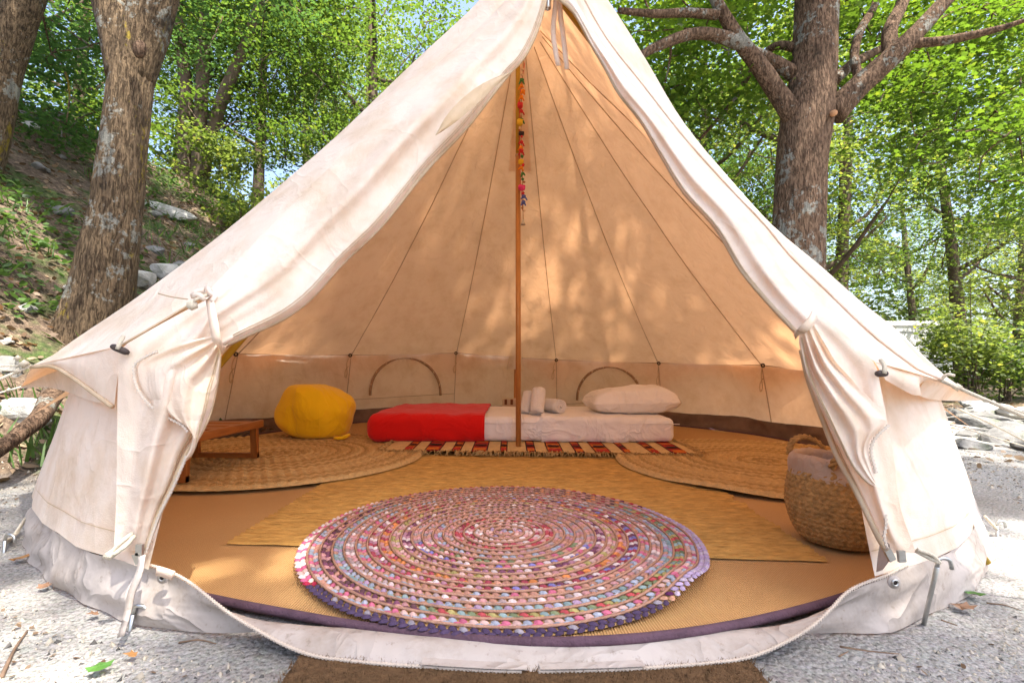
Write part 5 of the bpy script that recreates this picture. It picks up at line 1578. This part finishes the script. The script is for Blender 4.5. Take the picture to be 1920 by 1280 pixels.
rock_px('dark rounded boulder at the left edge above the log', 8, 700, 2.6, 75, 62, 7, M_STONE_D)
rock_px('small pale stone at the left edge beside the plank', 4, 640, 3.0, 32, 30, 8)
rr = random.Random(4)
for i in range(26):
    px, py = rr.uniform(-5, 185), rr.uniform(312, 352)
    x = P(px, py, 7.6); 
    rock_px('pale rubble stone heaped on the crest at the left', px, py + 0.02 * (px - 90), rr.uniform(6.9, 7.8), rr.uniform(16, 44), rr.uniform(9, 18), 20 + i, M_STONE if i % 3 else M_STONE_D, 'rubble stones on the hill crest')
for i in range(34):
    px, py = rr.uniform(0, 430), rr.uniform(400, 720)
    Y = 2.3 + (720 - py) / 320 * 4.0
    p = P(px, py, Y); z = terrain(p[0], p[1])
    if slope_s(p[0], p[1]) < 0.3: continue
    rock('small loose stone half sunk in the hillside litter', (p[0], p[1], z), np.array((1, .8, .5)) * rr.uniform(.03, .13), 160 + i, M_STONE if i % 2 else M_STONE_D, 'loose stones on the hillside')
for i in range(34):
    px = rr.uniform(1795, 1990); Y = rr.uniform(3.1, 5.6)
    p = P(px, 760, Y); s = rr.uniform(.07, .19)
    rock('flat grey stone in the low rubble edging on the right', (p[0], p[1], terrain(p[0], p[1]) + s * 0.15 + (0.07 if i % 3 == 0 else 0)), (s * 1.3, s, s * .42), 100 + i, M_STONE_D if i % 3 else M_STONE, 'flat stones along the right of the clearing', rr.uniform(0, 3))
# grey split plank and the fallen log
M_GREYW = simple('weathered_grey_wood', (0.27, 0.26, 0.245), 0.9, 0.3, 30, 0.6, 60, 0.1, stretch=(0.3, 1, 1))
a, b = P(-30, 612, 3.0), P(66, 574, 3.15)
V, F = beam(a, b, 0.06, 0.07)
bm = bmesh.new(); vs = [bm.verts.new(v) for v in V]; [bm.faces.new([vs[i] for i in f]) for f in F]
bmesh.ops.bevel(bm, geom=list(bm.edges), offset=0.012, segments=2, affect='EDGES'); bmesh.ops.subdivide_edges(bm, edges=list(bm.edges), cuts=2, use_grid_fill=True)
for v in bm.verts: v.co += Vector(noise.noise_vector(v.co * 9)) * 0.012
bm.verts.index_update()
tag(mk('plank', np.array([v.co[:] for v in bm.verts]), [tuple(v.index for v in f.verts) for f in bm.faces], M_GREYW), 'weathered grey plank lying on the slope at the left edge', 'plank'); bm.free()
lg = [P(112, 716, 2.5), P(96, 742, 2.35), P(74, 782, 2.15), P(38, 812, 2.0), P(-12, 850, 1.86)]
for q in lg: q[2] = max(q[2], terrain(q[0], q[1]) + 0.02)
tag(mk('fallen_log', *trunk_mesh(lg, [0.055, 0.045, 0.036, 0.03, 0.025], 18, 0.03, 0.2, 5.0), M_BARK2), 'fallen log lying on the slope beside the left tent wall', 'log')
M_TWIG = simple('dry_twig', (0.16, 0.105, 0.07), 0.9, 0.3, 40)
def stick(label, px, r):
    q = [G(a, b, r * 0.8) for a, b in px]
    tag(mk('twig', *tube(resample(q, 12), np.linspace(r, r * .5, 12), 6), M_TWIG), label, 'twig', 'twigs lying on the gravel')
stick('straight brown twig at the bottom left corner of the gravel', [(2, 1270), (28, 1215), (51, 1182)], 0.0035)
stick('thin curved twig on the gravel left of the doormat', [(335, 1204), (372, 1199), (405, 1206)], 0.0018)
stick('forked dark twig on the gravel right of the doormat', [(1575, 1212), (1625, 1220), (1690, 1226)], 0.0024)
stick('short twig on the gravel beside the forked one', [(1573, 1230), (1590, 1221)], 0.0018)
stick('thin twig on the gravel at the right by the fallen leaves', [(1765, 1162), (1795, 1172)], 0.0018)
stick('long thin twig lying at the right edge of the gravel', [(1850, 1130), (1885, 1134), (1915, 1144)], 0.0016)

M_FALLEN = [leaf_mat('green_fallen_leaf', (0.06, 0.16, 0.03), (0.08, 0.2, 0.03), (.2, .35, .05), 0.2), leaf_mat('brown_fallen_leaf', (0.20, 0.11, 0.06), (0.30, 0.17, 0.10), (.2, .1, .05), 0.15), leaf_mat('orange_fallen_leaf', (0.35, 0.16, 0.05), (0.42, 0.22, 0.08), (.3, .15, .04), 0.15)]
def fallen(label, px, py, size, m, az):
    p = G(px, py, 0.012); k = len(MAPLE)
    ca, sa = math.cos(az), math.sin(az)
    q = MAPLE * size - np.array((0, size / 2))
    V = np.stack([p[0] + q[:, 0] * ca - q[:, 1] * sa, p[1] + q[:, 0] * sa + q[:, 1] * ca, p[2] + 0.25 * np.abs(q[:, 0]) + 0.004 * np.sin(q[:, 1] * 200)], 1)
    c = p + np.array((0, 0, 0.001)); V = np.vstack([V, c])
    blade = [(i, (i + 1) % k, k) for i in range(k)]
    tag(mk('fallen_leaf', V, blade, M_FALLEN[m], None, False, np.full((k + 1, 3), 0.6)), label, 'leaf', 'fallen leaves on the gravel')
fallen('green fallen leaf on the gravel left of the tent peg', 187, 1248, 0.036, 0, 0.7)
fallen('orange and green fallen leaf on the left gravel', 243, 1226, 0.020, 2, 2.0)
fallen('green fallen leaf on the gravel at the right', 1820, 1110, 0.050, 0, -0.9)
fallen('brown curled fallen leaf beside the green one at the right', 1800, 1136, 0.045, 1, 0.4)
fallen('orange fallen leaf beside the left tent wall', 35, 1046, 0.040, 2, 1.2)
fallen('small dark brown leaf on the left gravel near the wall', 172, 1150, 0.022, 1, 2.4)
fallen('small brown leaf on the left gravel by the edge', 85, 1096, 0.026, 1, 0.2)

# gravel pebbles close to the camera
g6 = np.random.default_rng(17)
TV = np.array([(1, 0, -.4), (-.5, .87, -.4), (-.5, -.87, -.4), (0.1, 0.1, .8)]); TF = np.array([(0, 2, 1), (0, 1, 3), (1, 2, 3), (2, 0, 3)])
pp = []
while len(pp) < 36000:
    u = g6.random()
    y = 0.5 + 3.2 * u ** 2; x = g6.uniform(-2.4, 2.9) * (0.5 + y * 0.35)
    if math.hypot(x - CX, y - CY) < 2.05 or (-0.36 < x < 0.41 and 0.33 < y < 0.86) or slope_s(x, y) > 0.25: continue
    pp.append((x, y, terrain(x, y)))
pp = np.array(pp); n = len(pp)
sz = np.minimum(0.015, 0.0016 + g6.exponential(0.0019, n)); rot = g6.uniform(0, 6.28, n)
B = TV[None] * g6.uniform(0.6, 1.3, (n, 4, 1)) + g6.normal(0, .15, (n, 4, 3))
x = B[..., 0] * np.cos(rot)[:, None] - B[..., 1] * np.sin(rot)[:, None]; y = B[..., 0] * np.sin(rot)[:, None] + B[..., 1] * np.cos(rot)[:, None]
V = pp[:, None] + np.stack([x, y, B[..., 2]], -1) * sz[:, None, None]
F = (TF[None] + (np.arange(n) * 4)[:, None, None]).reshape(-1, 3)
t = NT('pebbles'); at = t.n('Attribute', attribute_name='Col')
M_PEB = t.done(t.principled(at.outputs['Color'], 0.95, None, 0.15))
cl = np.where(g6.random((n, 1)) < 0.16, np.array(((0.09, 0.085, 0.08),)), np.array(((0.42, 0.375, 0.305),))) * g6.uniform(0.7, 1.25, (n, 1))
tag(mk('gravel', V.reshape(-1, 3), F, M_PEB, None, False, np.repeat(cl, 4, axis=0)), 'loose grey and white gravel chips in front of the tent', 'gravel', kind='stuff')

# ---------------------------------------------------------------- white van behind the bush
def van():
    vx, vy = 13.0, 18.6
    t = thing('van', 'white panel van parked behind the right of the tent', 'van', (vx, vy, 0))
    M_VAN = simple('white_van_paint', (0.80, 0.80, 0.79), 0.3, 0.02, 3, 0.02, 10, 0.5)
    M_BLK = simple('black_rubber', (0.02, 0.02, 0.02), 0.7); M_GLS = simple('dark_glass', (0.02, 0.025, 0.03), 0.08, 0.1, 3, 0.0, 5, 0.5)
    M_RIM = simple('grey_rim', (0.3, 0.3, 0.3), 0.4, 0.1, 5, 0, 5, 0.5, 0.8)
    prof = [(0, .45), (0, 1.5), (.08, 2.3), (.2, 2.42), (3.5, 2.45), (3.9, 2.35), (4.55, 1.55), (5.3, 1.32), (5.45, 1.05), (5.45, .45), (4.95, .42), (4.85, .72), (4.5, .85), (4.15, .72), (4.05, .42), (1.4, .42), (1.3, .72), (.95, .85), (.6, .72), (.5, .42)]
    bm = bmesh.new(); a = [bm.verts.new((vx + x, vy, z)) for x, z in prof]; f = bm.faces.new(a)
    r = bmesh.ops.extrude_face_region(bm, geom=[f]); bmesh.ops.translate(bm, verts=[v for v in r['geom'] if isinstance(v, bmesh.types.BMVert)], vec=(0, 1.95, 0))
    bmesh.ops.recalc_face_normals(bm, faces=bm.faces)
    ed = [e for e in bm.edges if abs(e.verts[0].co.y - e.verts[1].co.y) < 1e-4]
    bmesh.ops.bevel(bm, geom=ed, offset=0.07, segments=3, affect='EDGES')
    bm.verts.index_update()
    mk('body', np.array([v.co[:] for v in bm.verts]), [tuple(v.index for v in f.verts) for f in bm.faces], M_VAN, t, smooth=False); bm.free()
    for y in (vy - 0.01, vy + 1.74):
        for x in (.95, 4.5):
            w = mk('wheel', *tube([(vx + x, y + .02, .33), (vx + x, y + .2, .33)], .33, 28), M_BLK, t)
            mk('rim', *tube([(vx + x, y, .33), (vx + x, y + .03, .33)], .2, 20), M_RIM, w)
    mk('window', *mb((np.array([(vx + 3.25, vy - .006, 1.52), (vx + 4.45, vy - .006, 1.52), (vx + 3.9, vy - .006, 2.22), (vx + 3.25, vy - .006, 2.22)]), [(0, 1, 2, 3)])), M_GLS, t, smooth=False)
    for x in (1.35, 3.1, 4.4):
        mk('door_gap', *box((vx + x, vy - .004, 1.3), (0.018, 0.012, 1.5)), M_BLK, t, smooth=False)
    mk('door_handle', *box((vx + 2.98, vy - .03, 1.22), (0.09, 0.05, 0.18)), M_BLK, t, smooth=False)
    mk('roof_gutter', *beam((vx + .15, vy - .02, 2.25), (vx + 3.6, vy - .02, 2.28), 0.03, 0.03), M_VAN, t, smooth=False)
    mk('side_rail', *beam((vx + .1, vy - .02, 1.02), (vx + 5.2, vy - .02, 0.98), 0.03, 0.09), M_BLK, t, smooth=False)
    mk('panel_recess', *mb(*[beam(p, q, 0.02, 0.025) for p, q in (((vx + 1.5, vy - .005, 2.0), (vx + 2.9, vy - .005, 2.0)), ((vx + 1.5, vy - .005, 1.25), (vx + 1.5, vy - .005, 2.0)), ((vx + 2.9, vy - .005, 1.4), (vx + 2.9, vy - .005, 2.0)))]), M_RIM, t, smooth=False)
    mk('headlight', *box((vx + 5.42, vy + .2, .95), (0.1, 0.3, 0.22)), M_GLS, t, smooth=False)
    mk('headlight', *box((vx + 5.42, vy + 1.75, .95), (0.1, 0.3, 0.22)), M_GLS, t, smooth=False)
van()
